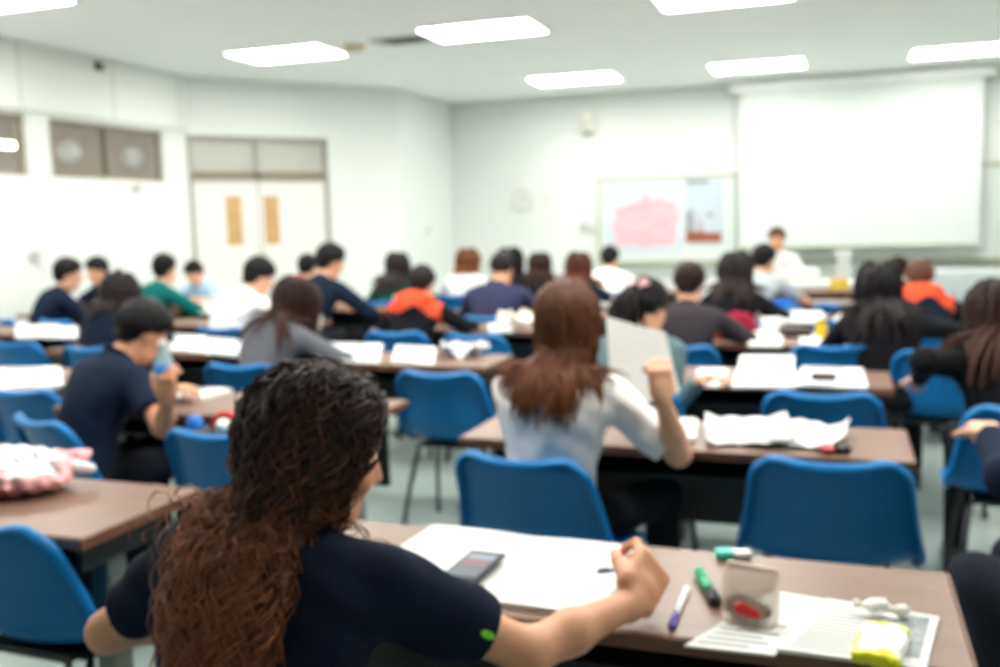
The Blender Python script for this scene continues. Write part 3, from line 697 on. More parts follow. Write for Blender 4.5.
def person(label, px, py, hipy, lean=12, upper=16, side=0, yaw=0, look=(0, 20, 0), hairstyle='short', hairc='black', hairlen=.35,
           shirt='navy', sleeve='short', skin='skin', trousers='dark', s=None, x=None, handL=None, handR=None, poleL=None, poleR=None,
           curlL=None, curlR=None, palmL=None, palmR=None, h=.009, width=1.0, collar=None, extras=(), desk_z=.75, group=None, hipz=.55, seed=1,
           legs=True, fold=.0, hood=None, fit=True, knees=None, sweep=None, slen=.68, hscale=1.0, tcurlR=25, bun=None, backcomb=.55, shrug=0.0, hair_h=None, sheen=None):
    rng = np.random.default_rng(seed)
    Ry = rotm(yaw); Rh = rotm(look[0], look[1], look[2])
    L = math.radians(lean); U = math.radians(lean+upper); sdv = math.radians(side)
    def skel(s):
        P0 = A_(0, 0, hipz); d1 = A_(math.sin(sdv), math.sin(L), math.cos(L)); P1 = P0+unit(d1)*.22*s
        d2 = A_(math.sin(sdv)*1.2, math.sin(U), math.cos(U)); P2 = P1+unit(d2)*.215*s
        nd = unit(A_(math.sin(sdv), math.sin(U+.25), math.cos(U+.25))); NK = P2+nd*.055*s
        HC_ = NK+Rh @ A_(0, .012, .115)*s; return P0, P1, P2, NK, HC_
    def top(s, x):
        HC_ = skel(s)[4]; t = HC_+Rh @ A_(0, -.02, .128)*s; t[2] = HC_[2]+.13*s
        return Ry @ t+A_(x, hipy, 0)
    if s is None or x is None:
        s_, x_ = (1.0 if s is None else s), (0.0 if x is None else x)
        for _ in range(30):
            q = proj(top(s_, x_)); x_ += (px-q[0])*q[2]/F_PX*1.0
            if s is None: s_ += (q[1]-py)*q[2]/F_PX/.8*.8
            s_ = min(max(s_, .8), 1.25)
        q = proj(top(s_, x_))
        s, x = s_, x_
    P0, P1, P2, NK, HD = skel(s)
    up1, up2 = unit(P1-P0), unit(P2-P1); W = width
    R1 = np.stack([A_(1, 0, 0), unit(np.cross(up1, A_(1, 0, 0))), up1], 1); R2 = np.stack([A_(1, 0, 0), unit(np.cross(up2, A_(1, 0, 0))), up2], 1)
    SH = {sg: P2-up2*(.055-shrug)*s+A_(sg*.158*W*s, 0.0, 0)+R2[:, 1]*.01 for sg in (-1, 1)}
    inv = Ry.T
    def loc(p): return inv @ (A_(*p)-A_(x, hipy, 0))
    if handL is None: tL = A_(-.13, .40*s, desk_z+.03)
    else: tL = loc(handL)
    if handR is None: tR = A_(.15, .42*s, desk_z+.03)
    else: tR = loc(handR)
    EL, WL = ik(SH[-1], tL, .275*s, .235*s, A_(*(poleL or (-.9, -.3, -.3)))); ER, WR = ik(SH[1], tR, .275*s, .235*s, A_(*(poleR or (.9, -.3, -.3))))
    K = knees or [(-.11, .43*s, .535), (.11, .43*s, .535)]; K = [A_(*k) for k in K]
    An = [A_(k[0]*1.05, k[1]-.06, .10) for k in K]; Hp = [A_(sg*.085*s, .02, hipz-.02) for sg in (-1, 1)]
    # ---- body
    B_ = []
    B_.append(ell(P0+A_(0, 0, .0), (.13*W*s, .09*s, .09*s), None, .05)); B_.append(ell((P0+P1)/2, (.11*W*s, .075*s, .13*s), R1, .05))
    B_.append(ell(P1+up2*.09*s, (.125*W*s, .085*s, .15*s), R2, .05)); B_.append(cap(SH[-1], SH[1], .038*s, .038*s, .05))
    B_.append(cap(P2-up2*.02*s, NK+unit(HD-NK)*.02, .060*s, .052*s, .035)); B_.append(cap(NK, NK+Rh @ A_(0, .005, .06)*s, .054*s, .052*s, .02))
    for sg, E_, W_ in ((-1, EL, WL), (1, ER, WR)):
        B_.append(cap(SH[sg], E_, .043*s, .036*s, .03)); B_.append(cap(E_, E_*.6+W_*.4, .037*s, .036*s, .02)); B_.append(cap(E_*.6+W_*.4, W_, .036*s, .0235*s, .02))
    fL, fR = unit(WL-EL), unit(WR-ER)
    hn = A_(0, 0, -1)
    B_ += hand(WL, palmL[0] if palmL else unit(A_(fL[0], fL[1], fL[2]*.3)), A_(*palmL[1]) if palmL else hn, 1 if not palmL else palmL[2], curlL or (35, 40, 45, 50), s*hscale)
    B_ += hand(WR, palmR[0] if palmR else unit(A_(fR[0], fR[1], fR[2]*.3)), A_(*palmR[1]) if palmR else hn, -1 if not palmR else palmR[2], curlR or (35, 40, 45, 50), s*hscale, tcurl=tcurlR)
    if legs:
        for i in (0, 1): B_.append(cap(Hp[i], K[i], .065*s, .05*s, .03)); B_.append(cap(K[i], An[i], .046*s, .033*s, .02)); B_.append(cap(An[i], An[i]+A_(0, .12, -.05), .033, .028, .02))
    def hp(v): return HD+Rh @ A_(*v)*s
    SK = ell(hp((0, -.012, .035)), A_(.074, .092, .088)*s, Rh, .03)
    FC = ell(hp((0, .018, -.02)), A_(.062, .072, .098)*s, Rh, .03)
    B_.append(SK); B_.append(FC); B_.append(cap(hp((-.028, .045, -.085)), hp((.028, .045, -.085)), .030*s, .030*s, .03)); B_.append(cap(hp((0, .066, -.092)), hp((0, .066, -.085)), .021*s, .021*s, .02))
    for sg in (-1, 1):
        B_.append(ell(hp((sg*.031, .090, .012)), A_(.017, .012, .012)*s, Rh, .008, '-'))
        B_.append(ell(hp((sg*.076, -.004, -.005)), A_(.010, .020, .032)*s, Rh @ rotm(-sg*18, 0, 0), .006))
        B_.append(ell(hp((sg*.082, .001, -.002)), A_(.006, .011, .018)*s, Rh, .004, '-'))
        B_.append(ell(hp((sg*.032, .066, -.025)), A_(.024, .018, .022)*s, Rh, .02))
    B_.append(cap(hp((0, .086, .020)), hp((0, .106, -.022)), .0085*s, .0125*s, .010)); B_.append(cap(hp((-.013, .093, -.028)), hp((.013, .093, -.028)), .0085*s, .0085*s, .006))
    B_.append(ell(hp((0, .085, -.050)), A_(.024, .010, .0065)*s, Rh, .004)); B_.append(ell(hp((0, .084, -.061)), A_(.020, .011, .007)*s, Rh, .004))
    V, F = surface_nets(B_, h)
    body = raw_mesh('person', V, F, M[skin]); body.location = (x, hipy, 0); body.rotation_euler[2] = math.radians(yaw)
    tag(body, label, 'person', group)
    for sg in (-1, 1):
        c = hp((sg*.031, .0735, .012)); a = np.linspace(-math.pi/2, math.pi/2, 9)
        MB().lathe([(max(.0115*s*math.cos(t), 1e-4), .0115*s*math.sin(t)) for t in a], tuple(c), 12).build('eye', M['white'], body, True)
        g = MB(); q = hp((sg*.031, .0832, .0108)); g.lathe([(max(.0055*math.cos(t), 1e-4), .0055*math.sin(t)*.6) for t in a], (0, 0, 0), 10, rot=Rh @ rotm(0, -90)); g.V[0] = g.V[0]+q; g.build('iris', M['eye'], body, True)
        g = MB(); g.tube([hp((sg*.014, .088, .031)), hp((sg*.032, .084, .036)), hp((sg*.048, .070, .031))], [.0035, .004, .002], 6, flat=.7); g.build('eyebrow', HAIR[hairc], body, True)
    # ---- shirt
    C_ = [ell(P0+A_(0, -.0, .01), (.158*W*s, .118*s, .10*s), None, .06), ell((P0+P1)/2+up1*.02, (.140*W*s, .105*s, .15*s), R1, .06),
          ell(P1+up2*.08*s, (.155*W*s, .115*s, .17*s), R2, .06), cap(SH[-1]*.85+SH[1]*.15, SH[1]*.85+SH[-1]*.15, .066*s, .066*s, .06),
          cap(P2-up2*.05*s, P2+up2*.012*s, .09*s, .060*s, .04)]
    for sg in (-1, 1): C_.append(ell(SH[sg]*.6+(P1+up2*.05)*.4-R2[:, 1]*.045*s, (.075*s, .04*s, .10*s), R2, .05))
    for sg, E_, W_ in ((-1, EL, WL), (1, ER, WR)):
        S_ = SH[sg]
        if sleeve == 'short': C_.append(cap(S_, S_+(E_-S_)*slen, .066*s, .060*s, .03, cut=True))
        elif sleeve == 'long':
            C_.append(cap(S_, E_, .063*s, .052*s, .03)); C_.append(cap(E_, E_+(W_-E_)*.93, .052*s, .036*s, .02, cut=True))
        elif sleeve == 'rolled':
            C_.append(cap(S_, E_, .064*s, .052*s, .03)); C_.append(cap(E_, E_+(W_-E_)*.3, .053*s, .050*s, .02, cut=True))
    if collar: C_.append(cap(P2+up2*.005-R2[:, 1]*.01, P2+up2*.035-R2[:, 1]*.01, .068*s, .060*s, .012, cut=True)); C_.append(ell(NK+up2*.03, (.055*s, .055*s, .05*s), None, .006, '-'))
    if hood: C_.append(cap(P2-R2[:, 1]*.075+A_(-.085, 0, -.01), P2-R2[:, 1]*.085+A_(.085, 0, -.01), .05*s, .05*s, .03)); C_.append(ell(P2-R2[:, 1]*.10-up2*.05, (.11*s, .055*s, .10*s), R2, .04))
    if fold:
        sd_ = seed*1.7
        nz = lambda X, Y, Z: fold*(np.sin(X*31+9*Z+sd_+2*np.sin(Z*13+Y*9))*.5+np.sin(X*17-Z*38+Y*22+sd_*2+1.5*np.sin(X*19))*.6+.35*np.sin(Z*71+X*40+3*np.sin(Y*23)))
    else: nz = None
    V, F = surface_nets(C_, h, nz); sm = CLOTH[shirt]; o = raw_mesh('shirt', V, F, sm, body)
    if isinstance(sm, list):                                 # yoke/back colour split: second cloth above the line
        c = V[F].mean(1); hgt = (c-P1) @ up2; wv = .02*np.sin(c[:, 0]*30); arm = np.abs(c[:, 0]) > .19*W
        o.data.polygons.foreach_set('material_index', np.where((hgt > .10*s+wv) & (np.abs(c[:, 0]) < .205*s), 1, 0).astype(np.int32)); o.data.update()
    if collar and not isinstance(sm, list):
        g = MB(); pts = [P2+up2*.022*s+R2[:, 0]*math.cos(a)*.066*s+R2[:, 1]*(math.sin(a)*.062*s-.008)+up2*(.012-.012*math.sin(a))*s for a in np.linspace(2.0, 7.4, 20)]
        g.tube(pts, .012*s, 8, flat=.55); g.build('collar', CLOTH[collar] if isinstance(collar, str) else sm, body, True)
    # ---- trousers and shoes
    if legs:
        T_ = [ell(P0+A_(0, .0, -.02), (.155*W*s, .12*s, .080*s), None, .05)]
        for i in (0, 1): T_.append(cap(Hp[i], K[i], .083*s, .066*s, .04)); T_.append(cap(K[i], An[i], .062*s, .050*s, .03, cut=True))
        V, F = surface_nets(T_, max(h, .009)); raw_mesh('trousers', V, F, CLOTH[trousers], body)
        for i in (0, 1):
            a = An[i]; V, F = surface_nets([cap(a+A_(0, -.02, -.045), a+A_(0, .17, -.058), .046, .038, .02), cap(a, a+A_(0, .03, -.04), .042, .045, .02), rbx(a+A_(0, .07, -.09), (.042, .14, .012), None, .01, .008)], .011)
            raw_mesh('shoe', V, F, M['black'], body)
    # ---- hair
    hv = []; hf = []; ht = []; n0 = 0
    hh = hair_h or max(h*.8, .006)
    scl = lambda d: A_(.074+d, .092+d, .088+d)*s
    if hairstyle in ('short', 'cropped'): th = .014 if hairstyle == 'short' else .010
    else: th = .016
    capP = [ell(hp((0, -.014, .038)), scl(th), Rh, .01)]
    if hairstyle == 'short': capP.append(ell(hp((0, -.052, -.040)), A_(.056, .046, .046)*s, Rh, .03)); capP.append(ell(hp((0, .035, .085)), A_(.058, .052, .034)*s, Rh, .02))
    capP.append(ell(hp((0, .075, -.040)), A_(.10, .085, .088)*s, Rh, .015, '-'))        # face
    capP.append(rbx(hp((0, .04, -.160)), A_(.12, .16, .078)*s, Rh, .01, .02, '-')) if hairstyle in ('short', 'cropped') else None
    capP.append(ell(hp((0, .012, -.03)), A_(.12, .034, .040)*s, Rh, .012, '-')) if hairstyle in ('short', 'cropped') else None
    nh = (lambda X, Y, Z: .0035*np.sin(X*110+Z*40)*np.sin(Y*95+Z*60)) if hairstyle == 'short' else None
    V, F = surface_nets(capP, hh, nh); loc_t = (V-HD) @ Rh; hv.append(V); hf.append(F); ht.append(np.clip(.10+.0*loc_t[:, 2], 0, 1)); n0 = len(V)
    coll = [SK, FC, cap(P2, NK, .062*s, .056*s)]+[p for p in C_ if p['op'] == '+']
    nl = {'short': 220, 'cropped': 110}.get(hairstyle, 430)
    if h < .006: nl *= 21
    elif h < .008: nl *= 4
    i = np.arange(nl*2)+.5; ph = np.arccos(1-2*i/(nl*2)); tt = math.pi*(1+5**.5)*i
    D0 = np.stack([np.cos(tt)*np.sin(ph), np.sin(tt)*np.sin(ph), np.cos(ph)], 1)
    zc = np.interp(D0[:, 1], [-1, -.3, .1, .5, .9], [-.55, -.35, .02, .45, .62]); D0 = D0[D0[:, 2] > zc]
    if hairstyle == 'curly': D0 = D0[D0[:, 1] < .86]
    rl = D0*scl(.010)/s+A_(0, -.013, .037)
    rl[:, 1:] += 0; roots = HD+(rl*s) @ Rh.T
    nrm = D0/np.array([.074, .092, .088]); nrm /= np.linalg.norm(nrm, axis=1)[:, None]
    N_ = len(roots)
    if hairstyle in ('short', 'cropped'):
        dl = np.stack([rl[:, 0]*6, .55+0*rl[:, 0]-np.abs(rl[:, 0])*4, -.45-np.abs(rl[:, 0])*5], 1)
        dl[rl[:, 1] < -.03] = (0, -.15, -1)
        dl = dl+nrm*.35; g = grow(roots, dl @ Rh.T, np.full(N_, .045*s)*rng.uniform(.5, 1.0, N_), 4, [SK], np.full(N_, .011), .1, rng, .5)
        v, f, t = locks(g, .0085*s if hairstyle == 'short' else .006*s, 5, None, rng, .3)
        t = t*.4
    else:
        part = rng.normal(0, .006, N_)
        fr_ = np.clip((rl[:, 1]+.05)/.09, 0, 1); dl = np.stack([np.sign(rl[:, 0]+part)*(.15+.85*fr_), -backcomb*fr_-.1, -.25-.75*(1-fr_)], 1)
        if hairstyle == 'pony': dl = A_(0, -.085, .03)-rl; dl /= np.linalg.norm(dl, axis=1)[:, None]
        dl = dl-nrm*np.sum(dl*nrm, 1)[:, None]
        ln = hairlen*s*rng.uniform(.82, 1.05, N_)
        thick = .011*s
        if hairstyle == 'pony':
            kk = np.linspace(0, 1, 6)[None, :, None]; tie = HD+Rh @ A_(0, -.112, .02)*s
            g1 = roots[:, None]*(1-kk)+tie*kk
            ctr = HD+Rh @ A_(0, -.012, .036)*s; q = (g1-ctr) @ Rh; rad = np.linalg.norm(q/scl(.016), axis=2)[..., None]; g1 = ctr+(q/np.minimum(rad, 1)) @ Rh.T
            v, f, t = locks(g1, thick*.8, 5, None, rng, .9, up=8); hv.append(v); hf.append(f+n0); ht.append(t*.2); n0 += len(v)
            m = 60; rt = tie+rng.normal(0, .010, (m, 3)); dd = np.tile(Rh @ A_(0, -.9, .25), (m, 1))+rng.normal(0, .12, (m, 3))
            g = grow(rt, dd, hairlen*s*rng.uniform(.8, 1, m), 12, coll, rng.uniform(.012, .035, m), .28, rng, .2)
            v, f, t = locks(g, .010*s, 5, None, rng, .3, up=18)
        else:
            g = grow(roots, dl @ Rh.T, ln, 18, coll, rng.uniform(.006, (.026 if h < .0085 else .050) if hairstyle != 'curly' else .046, N_), .30, rng, .18 if hairstyle != 'curly' else .3, side=sweep, ramp=(.75, 1.35) if hairstyle == 'curly' else (.8, 1.25))
            if hairstyle == 'curly': v, f, t = locks(g, .0021*s*rng.uniform(.6, 1.7, N_), 3, (.0115, 5.0), rng, .4, up=50)
            elif hairstyle == 'wavy': v, f, t = locks(g, (thick if h >= .008 else thick*.6), 4, (.006, 1.4), rng, .3, up=30)
            else: v, f, t = locks(g, (thick if h >= .008 else thick*.6), 5, (.004, 1.0), rng, .3, up=20)
    hv.append(v); hf.append(f+n0); ht.append(t)
    if bun:
        v, f = surface_nets([ell(hp(bun), A_(.034, .030, .034)*s, Rh)], hh, lambda X, Y, Z: .002*np.sin(X*150+Z*120)); hv.append(v); hf.append(f+sum(len(a) for a in hv[:-1])); ht.append(np.full(len(v), .2))
    raw_mesh('hair', np.concatenate(hv), np.concatenate(hf), HAIR[hairc], body, tone=np.concatenate(ht))
    info = dict(body=body, HD=HD, Rh=Rh, WR=WR, WL=WL, ER=ER, EL=EL, SH=SH, s=s, x=x, Ry=Ry, P2=P2, up2=up2, R2=R2, fR=fR, fL=fL, hp=hp)
    info['world'] = lambda p: Ry @ A_(*p)+A_(x, hipy, 0)
    return info

HAIR = {
 'black': hair_mat('hair_black', (24, 22, 24), (30, 26, 28), (40, 32, 32)),
 'softblack': hair_mat('hair_soft_black', (38, 34, 36), (48, 40, 40), (58, 46, 44)),
 'darkbrown': hair_mat('hair_dark_brown', (40, 26, 24), (56, 36, 30), (72, 46, 36)),
 'redbrown': hair_mat('hair_red_brown', (66, 40, 34), (96, 56, 40), (120, 68, 46)),
 'brown': hair_mat('hair_brown', (84, 58, 44), (118, 74, 46), (150, 92, 52)),
 'ombre': hair_mat('hair_dark_curly', (46, 36, 37), (82, 52, 44), (164, 98, 68), spec=.3),
 'long_brown': hair_mat('hair_long_brown', (92, 64, 52), (104, 64, 42), (104, 60, 38)),
}
def cloth(name, rgb, r=.9, **k): return mat('cloth_'+name, rgb, r, var=.12, scale=30, spec=.12, **k)
CLOTH = {
 'navy': cloth('navy', (24, 34, 52)), 'fgnavy': mat('cloth_deep_navy', (24, 31, 50), .9, var=.15, scale=40, bump=.1, spec=.12), 'white': cloth('white', (238, 236, 235)), 'green': cloth('green', (14, 98, 94)),
 'black': cloth('black', (26, 26, 30)), 'grey': cloth('grey', (104, 106, 112)), 'purple': cloth('purple', (54, 56, 82)), 'charcoal': cloth('charcoal', (62, 56, 60)),
 'orange': cloth('orange', (226, 82, 52)), 'dark': cloth('trousers', (26, 28, 34)), 'teal': cloth('teal', (104, 126, 132)), 'lightgrey': cloth('light_grey', (176, 184, 186)),
 'crimson': cloth('crimson', (150, 36, 60)), 'lightblue': cloth('light_blue', (170, 205, 235)), 'jeans': cloth('jeans', (44, 48, 58)), 'royal': cloth('royal', (20, 92, 176)), 'darkgreen': cloth('dark_green', (22, 84, 72)),
}
CLOTH['orangeblack'] = [CLOTH['black'], CLOTH['orange']]; CLOTH['orangenavy'] = [CLOTH['navy'], CLOTH['orange']]
CLOTH['skin'] = M['skin']

# ------------------------------------------------------------------ the students
fg = person('student in dark navy shirt with long curly brown hair, nearest the camera, writing', 332, 376, 1.10, lean=9, upper=15, side=3, yaw=-4,
  look=(-36, 18, 4), hairstyle='curly', hairc='ombre', hairlen=.50, shirt='fgnavy', sleeve='short', skin='skin2', h=.0048, width=1.2, shrug=.02, seed=3, fold=.005,
  handR=at_z(632, 603, .79), handL=(-.98, 1.36, .77), poleR=(.1, -.6, -1), poleL=(-1, -.3, -.45), palmR=(A_(.15, .85, .4), (-.85, .1, -.5), 1), hscale=1.2, tcurlR=35, sweep=(-.02, -.07, 0, 1.5, .05), backcomb=1.7, collar=None, curlR=(66, 74, 80, 85), hair_h=.006)
mid = person('student in white shirt with long straight brown hair, holding up a sheet', 568, 283, 2.68, lean=5, upper=6, side=2, yaw=-4,
  look=(-4, 14, 0), hairstyle='wavy', hairc='long_brown', hairlen=.36, sweep=(0, 0, 0, .4, .0), slen=.86, shirt='white', sleeve='short', skin='skin', h=.007, seed=5, fold=.0055,
  handR=at_z(662, 398, .93), handL=(-.86, 3.02, .78), poleL=(-.3, -.5, -1), knees=[(-.1, .42, .53), (.25, .36, .53)], poleR=(.8, .2, -.8), palmR=(A_(-.1, .1, 1), (-.6, .8, 0), -1), curlR=(60, 65, 70, 75), tcurlR=40)
boy = person('boy in navy short sleeves seen from behind in profile, hand by his mouth', 154, 299, 2.74, lean=17, upper=18, yaw=-16,
  look=(-16, 34, 0), hairstyle='short', hairc='black', shirt='navy', skin='skin2', h=.007, seed=7, fold=.0015, handR=at_z(168, 400, .86), handL=(-2.55, 3.15, .79), poleR=(.2, .15, -1), palmR=(A_(.1, -.1, 1), (-.3, .7, 0), 1), curlR=(40, 45, 50, 55), collar='navy')
crowd = [
 # label, px, py(top), hipy, kwargs
 ('boy in navy top by the left wall, head turned to the right', 68, 258, 5.95, dict(yaw=-25, look=(-25, 12, 0), shirt='navy', sleeve='long', lean=18)),
 ('boy in navy facing us, behind the navy boy by the left wall', 95, 257, 7.25, dict(yaw=165, look=(0, 15, 0), shirt='navy', skin='skin')),
 ('girl in navy with dark hair and a bun, just behind the boy in profile', 122, 275, 4.6, dict(look=(4, 24, 0), hairstyle='long', hairlen=.30, bun=(0, -.06, .13), hairc='softblack', shirt='navy', sleeve='long', lean=16)),
 ('boy in green long sleeved top near the double doors', 164, 254, 6.5, dict(yaw=-15, look=(10, 10, 0), shirt='green', sleeve='long', lean=14)),
 ('boy with bowed head facing us, next to the boy in green', 190, 261, 7.9, dict(yaw=170, look=(0, 30, 0), shirt='lightblue', skin='skin')),
 ('boy in white shirt with black hair bending right over his desk', 264, 257, 5.55, dict(yaw=-18, look=(-18, 28, 0), shirt='white', sleeve='long', lean=20, upper=20, width=1.1)),
 ('broad boy in dark navy top with black hair, left of the orange hood', 333, 243, 6.5, dict(yaw=-14, look=(-20, 20, 0), shirt='navy', sleeve='long', lean=14, width=1.15)),
 ('student in dark green, mostly hidden behind the broad navy boy', 308, 254, 7.3, dict(look=(0, 15, 0), shirt='green', sleeve='long')),
 ('student in grey top with long dark reddish hair hanging down her back', 303, 280, 4.08, dict(yaw=-8, look=(-22, 32, 0), hairstyle='long', hairc='darkbrown', hairlen=.45, shirt='grey', sleeve='long', lean=20, upper=20)),
 ('girl in dark green jacket with long black hair, middle distance', 398, 254, 7.7, dict(look=(0, 16, 0), hairstyle='long', hairlen=.42, hairc='softblack', shirt='darkgreen', sleeve='long')),
 ('student in black jacket with bright orange hood and black hair', 423, 265, 5.5, dict(look=(4, 22, 0), hairstyle='short', hairc='softblack', shirt='orangeblack', sleeve='long', lean=16, upper=18, hood=True, width=1.1)),
 ('girl in white with brown hair, far row beside the purple navy top', 468, 250, 8.4, dict(look=(0, 15, 0), hairstyle='long', hairlen=.22, hairc='brown', shirt='white', sleeve='short')),
 ('broad student in purple navy top with black hair and orange brown neck', 503, 252, 6.5, dict(look=(0, 22, 0), hairstyle='cropped', hairc='softblack', skin='skin2', shirt='purple', sleeve='rolled', width=1.25, lean=16, upper=16)),
 ('dark haired student directly behind the purple navy top, only the crown shows', 510, 250, 7.7, dict(look=(0, 12, 0), hairstyle='long', hairlen=.25, hairc='black', shirt='black', sleeve='long')),
 ('student with straight dark hair and black top, right of the purple navy top', 540, 254, 8.6, dict(lean=22, look=(0, 20, 0), hairstyle='long', hairlen=.42, hairc='darkbrown', shirt='black', sleeve='long')),
 ('girl with brown hair and dark navy top just behind the white-shirted student', 579, 254, 7.5, dict(look=(0, 16, 0), hairstyle='long', hairlen=.40, hairc='redbrown', shirt='navy', sleeve='short')),
 ('student in white shirt below the map poster', 610, 246, 8.7, dict(look=(0, 16, 0), hairstyle='short', hairc='black', shirt='white', sleeve='long', width=1.15)),
 ('student in teal grey sleeves with black hair in a pink tie, behind the raised sheet', 652, 280, 3.85, dict(look=(-25, 24, 0), hairstyle='pony', hairlen=.26, hairc='black', shirt='teal', sleeve='long', lean=12, poleR=(.3, -.6, -1), handR=at_z(700, 380, .78))),
 ('student in charcoal brown top, below the gap between poster and screen', 690, 262, 5.12, dict(look=(-4, 18, 0), hairstyle='short', hairc='darkbrown', shirt='charcoal', sleeve='long', lean=8, width=1.1)),
 ('student with black hair and black top with crimson jacket, right of the charcoal top', 737, 254, 6.38, dict(look=(-8, 18, 0), hairstyle='long', hairlen=.34, hairc='softblack', shirt='black', sleeve='long', lean=10)),
 ('student in light grey and bright blue, in front of the left bottom of the screen', 765, 244, 7.65, dict(yaw=-10, look=(-15, 16, 0), hairstyle='short', hairc='black', shirt='lightgrey', sleeve='short')),
 ('student all in black with long black hair at the right, left of the orange shoulders', 878, 266, 5.0, dict(side=-8, look=(6, 20, 0), hairstyle='long', hairlen=.42, hairc='black', shirt='black', sleeve='long', lean=16, width=1.15, handR=at_z(966, 330, .80))),
 ('student with brown hair and orange shoulders over navy sleeves, right side', 920, 260, 6.4, dict(look=(0, 24, 0), hairstyle='short', hairc='brown', shirt='orangenavy', sleeve='long', lean=24, upper=18, hood=True, width=1.15)),
 ('dark haired student partly hidden left of the orange shoulders', 897, 257, 7.9, dict(lean=26, look=(0, 24, 0), hairstyle='short', hairc='darkbrown', shirt='black', sleeve='long')),
 ('student with long dark brown hair in black top, cut by the right edge', 996, 283, 3.75, dict(look=(10, 22, 0), hairstyle='long', hairlen=.42, hairc='darkbrown', shirt='black', sleeve='long', lean=14, seed=4, handL=at_z(919, 380, .80))),
]
PEOPLE = {}
for i, (lab, px, py, hy, kw) in enumerate(crowd):
    kw = dict(kw); kw.setdefault('h', .0085 if hy < 4.7 else .010); kw.setdefault('seed', 11+i); PEOPLE[lab[:24]] = person(lab, px, py, hy, **kw)

PEOPLE['edge'] = person('person in navy sleeves and dark jeans, only arm and knee inside the right edge', 1075, 330, 2.34, x=.73, s=.98, yaw=56, lean=10, upper=10,
  look=(10, 15, 0), hairstyle='long', hairc='darkbrown', shirt='navy', sleeve='long', trousers='jeans', h=.008, seed=60, handL=(.36, 2.66, .86), handR=(.72, 2.78, .64), poleL=(-.75, .2, -.6), fold=.0015)
PEOPLE['teacher'] = person('person in white top seated at the front, facing us below the screen', 777, 227, 10.9, yaw=180, lean=2, upper=4, look=(0, 8, 0), hairstyle='short', hairc='brown',
  shirt='white', sleeve='long', h=.010, seed=61, skin='skin2', hipz=.60)

# ------------------------------------------------------------------ things on the desks
DT = .7405
rp = np.random.default_rng(77)
def page_lines(mb, c0, c1, c2, c3, z, rows, frac=.8, seed=0):
    """thin print lines between the left edge c0-c3 and right edge c1-c2"""
    r = np.random.default_rng(seed); c0, c1, c2, c3 = [np.array(c[:2]) for c in (c0, c1, c2, c3)]
    for k in range(rows):
        t = .08+.84*k/max(rows-1, 1); a = c0+(c3-c0)*t; b = c1+(c2-c1)*t; d = b-a; a2 = a+d*.08; b2 = a+d*(.08+frac*r.uniform(.5, 1)); hh = (c3-c0)*.22/rows
        mb.poly([a2, b2, b2+hh, a2+hh], z, z+.0004)
PRINT = mat('print_grey', (120, 123, 128), .8); PRINTD = mat('print_dark', (96, 100, 108), .8)
def sheets(label, quad, th=.004, lines=0, cat='paper', name='paper_sheets', m='paper', group='loose papers on the desks', z=DT, seed=1, px=True, printm=None):
    q = [at_z(u, v, z+th)[:2] for u, v in quad] if px else [np.array(p, float) for p in quad]
    c = np.mean(q, 0); mb = MB(); n = max(1, min(4, int(th/.003)))
    for k in range(n):
        a = rp.uniform(-.03, .03) if k < n-1 else 0; R = np.array([[math.cos(a), -math.sin(a)], [math.sin(a), math.cos(a)]])
        mb.poly([(R @ (p-c)) for p in q], th*k/n, th*(k+1)/n-.0002)
    e = mb.build(name, M[m], None, loc=(c[0], c[1], z)); tag(e, label, cat, group)
    if lines:
        g = MB(); page_lines(g, *[p-c for p in q], th, lines, seed=seed); g.build('line_print', printm or PRINT, e)
    return e
def open_book(label, x, y, ang, w_=.19, d_=.27, z=DT, lines=9, seed=0, m='paper', th=.012):
    e = empty('open_book', (x, y, z), math.radians(ang)); tag(e, label, 'book', 'open books on the desks')
    for sg in (-1, 1):
        n = 12; t = np.linspace(0, 1, n); xs = sg*w_*t; zs = th*(.35+.65*np.sin(np.clip(t*2.2, 0, math.pi/2)+.0)*(1-t*.55))
        P = np.array([[[X, Y, Z] for X, Z in zip(xs, zs)] for Y in (-d_/2, d_/2)]); Q = P.copy(); Q[:, :, 2] = .0006
        mb = MB(); mb.grid(P, flip=sg > 0); mb.grid(Q, flip=sg < 0)
        for a in (0, 1): mb.grid(np.stack([P[a], Q[a]]))
        mb.grid(np.stack([P[:, -1], Q[:, -1]])); pg = mb.build('page_block', M[m], e, False)
        g = MB(); r = np.random.default_rng(seed*2+(sg > 0))
        for k in range(lines):
            yy = d_*(.40-.8*k/lines); ln = r.uniform(.5, .9); i0, i1 = 1, int(ln*n)
            zz = zs+.0006; pts = [[xs[i], yy, zz[i]] for i in range(i0+1, i1)]; pt2 = [[xs[i], yy-.006, zz[i]] for i in range(i0+1, i1)]
            if len(pts) > 1: g.grid(np.array([pts, pt2]), flip=sg < 0)
        if g.V: g.build('line_print', PRINT, pg)
    mb = MB(); mb.box((-w_-.004, -d_/2-.004, 0), (w_+.004, d_/2+.004, .0008)); mb.build('cover', M['offwhite'], e)
    return e
def pen(label, p0, p1, r=.0045, body='white', capc=None, name='pen', held=False):
    p0, p1 = np.array(p0, float), np.array(p1, float); d = p1-p0; L = np.linalg.norm(d); u = d/L
    mb = MB(); mb.tube([p0+u*L*t for t in (.28, .6, .99, 1.0)], [r, r, r, r*.6], 10); e = mb.build(name, PENM[body], None, True); tag(e, label, name, 'pens on the desks')
    MB().tube([p0, p0+u*L*.03, p0+u*L*.28, p0+u*L*.285], [r*.5, r*1.12, r*1.12, r*.9], 10).build('pen_cap', PENM[capc or body], e, True)
    up = A_(0, 0, 1); MB().tube([p0+u*L*.04+up*r*1.3, p0+u*L*.2+up*r*1.5], r*.25, 6).build('clip', PENM[capc or body], e, True)
    return e
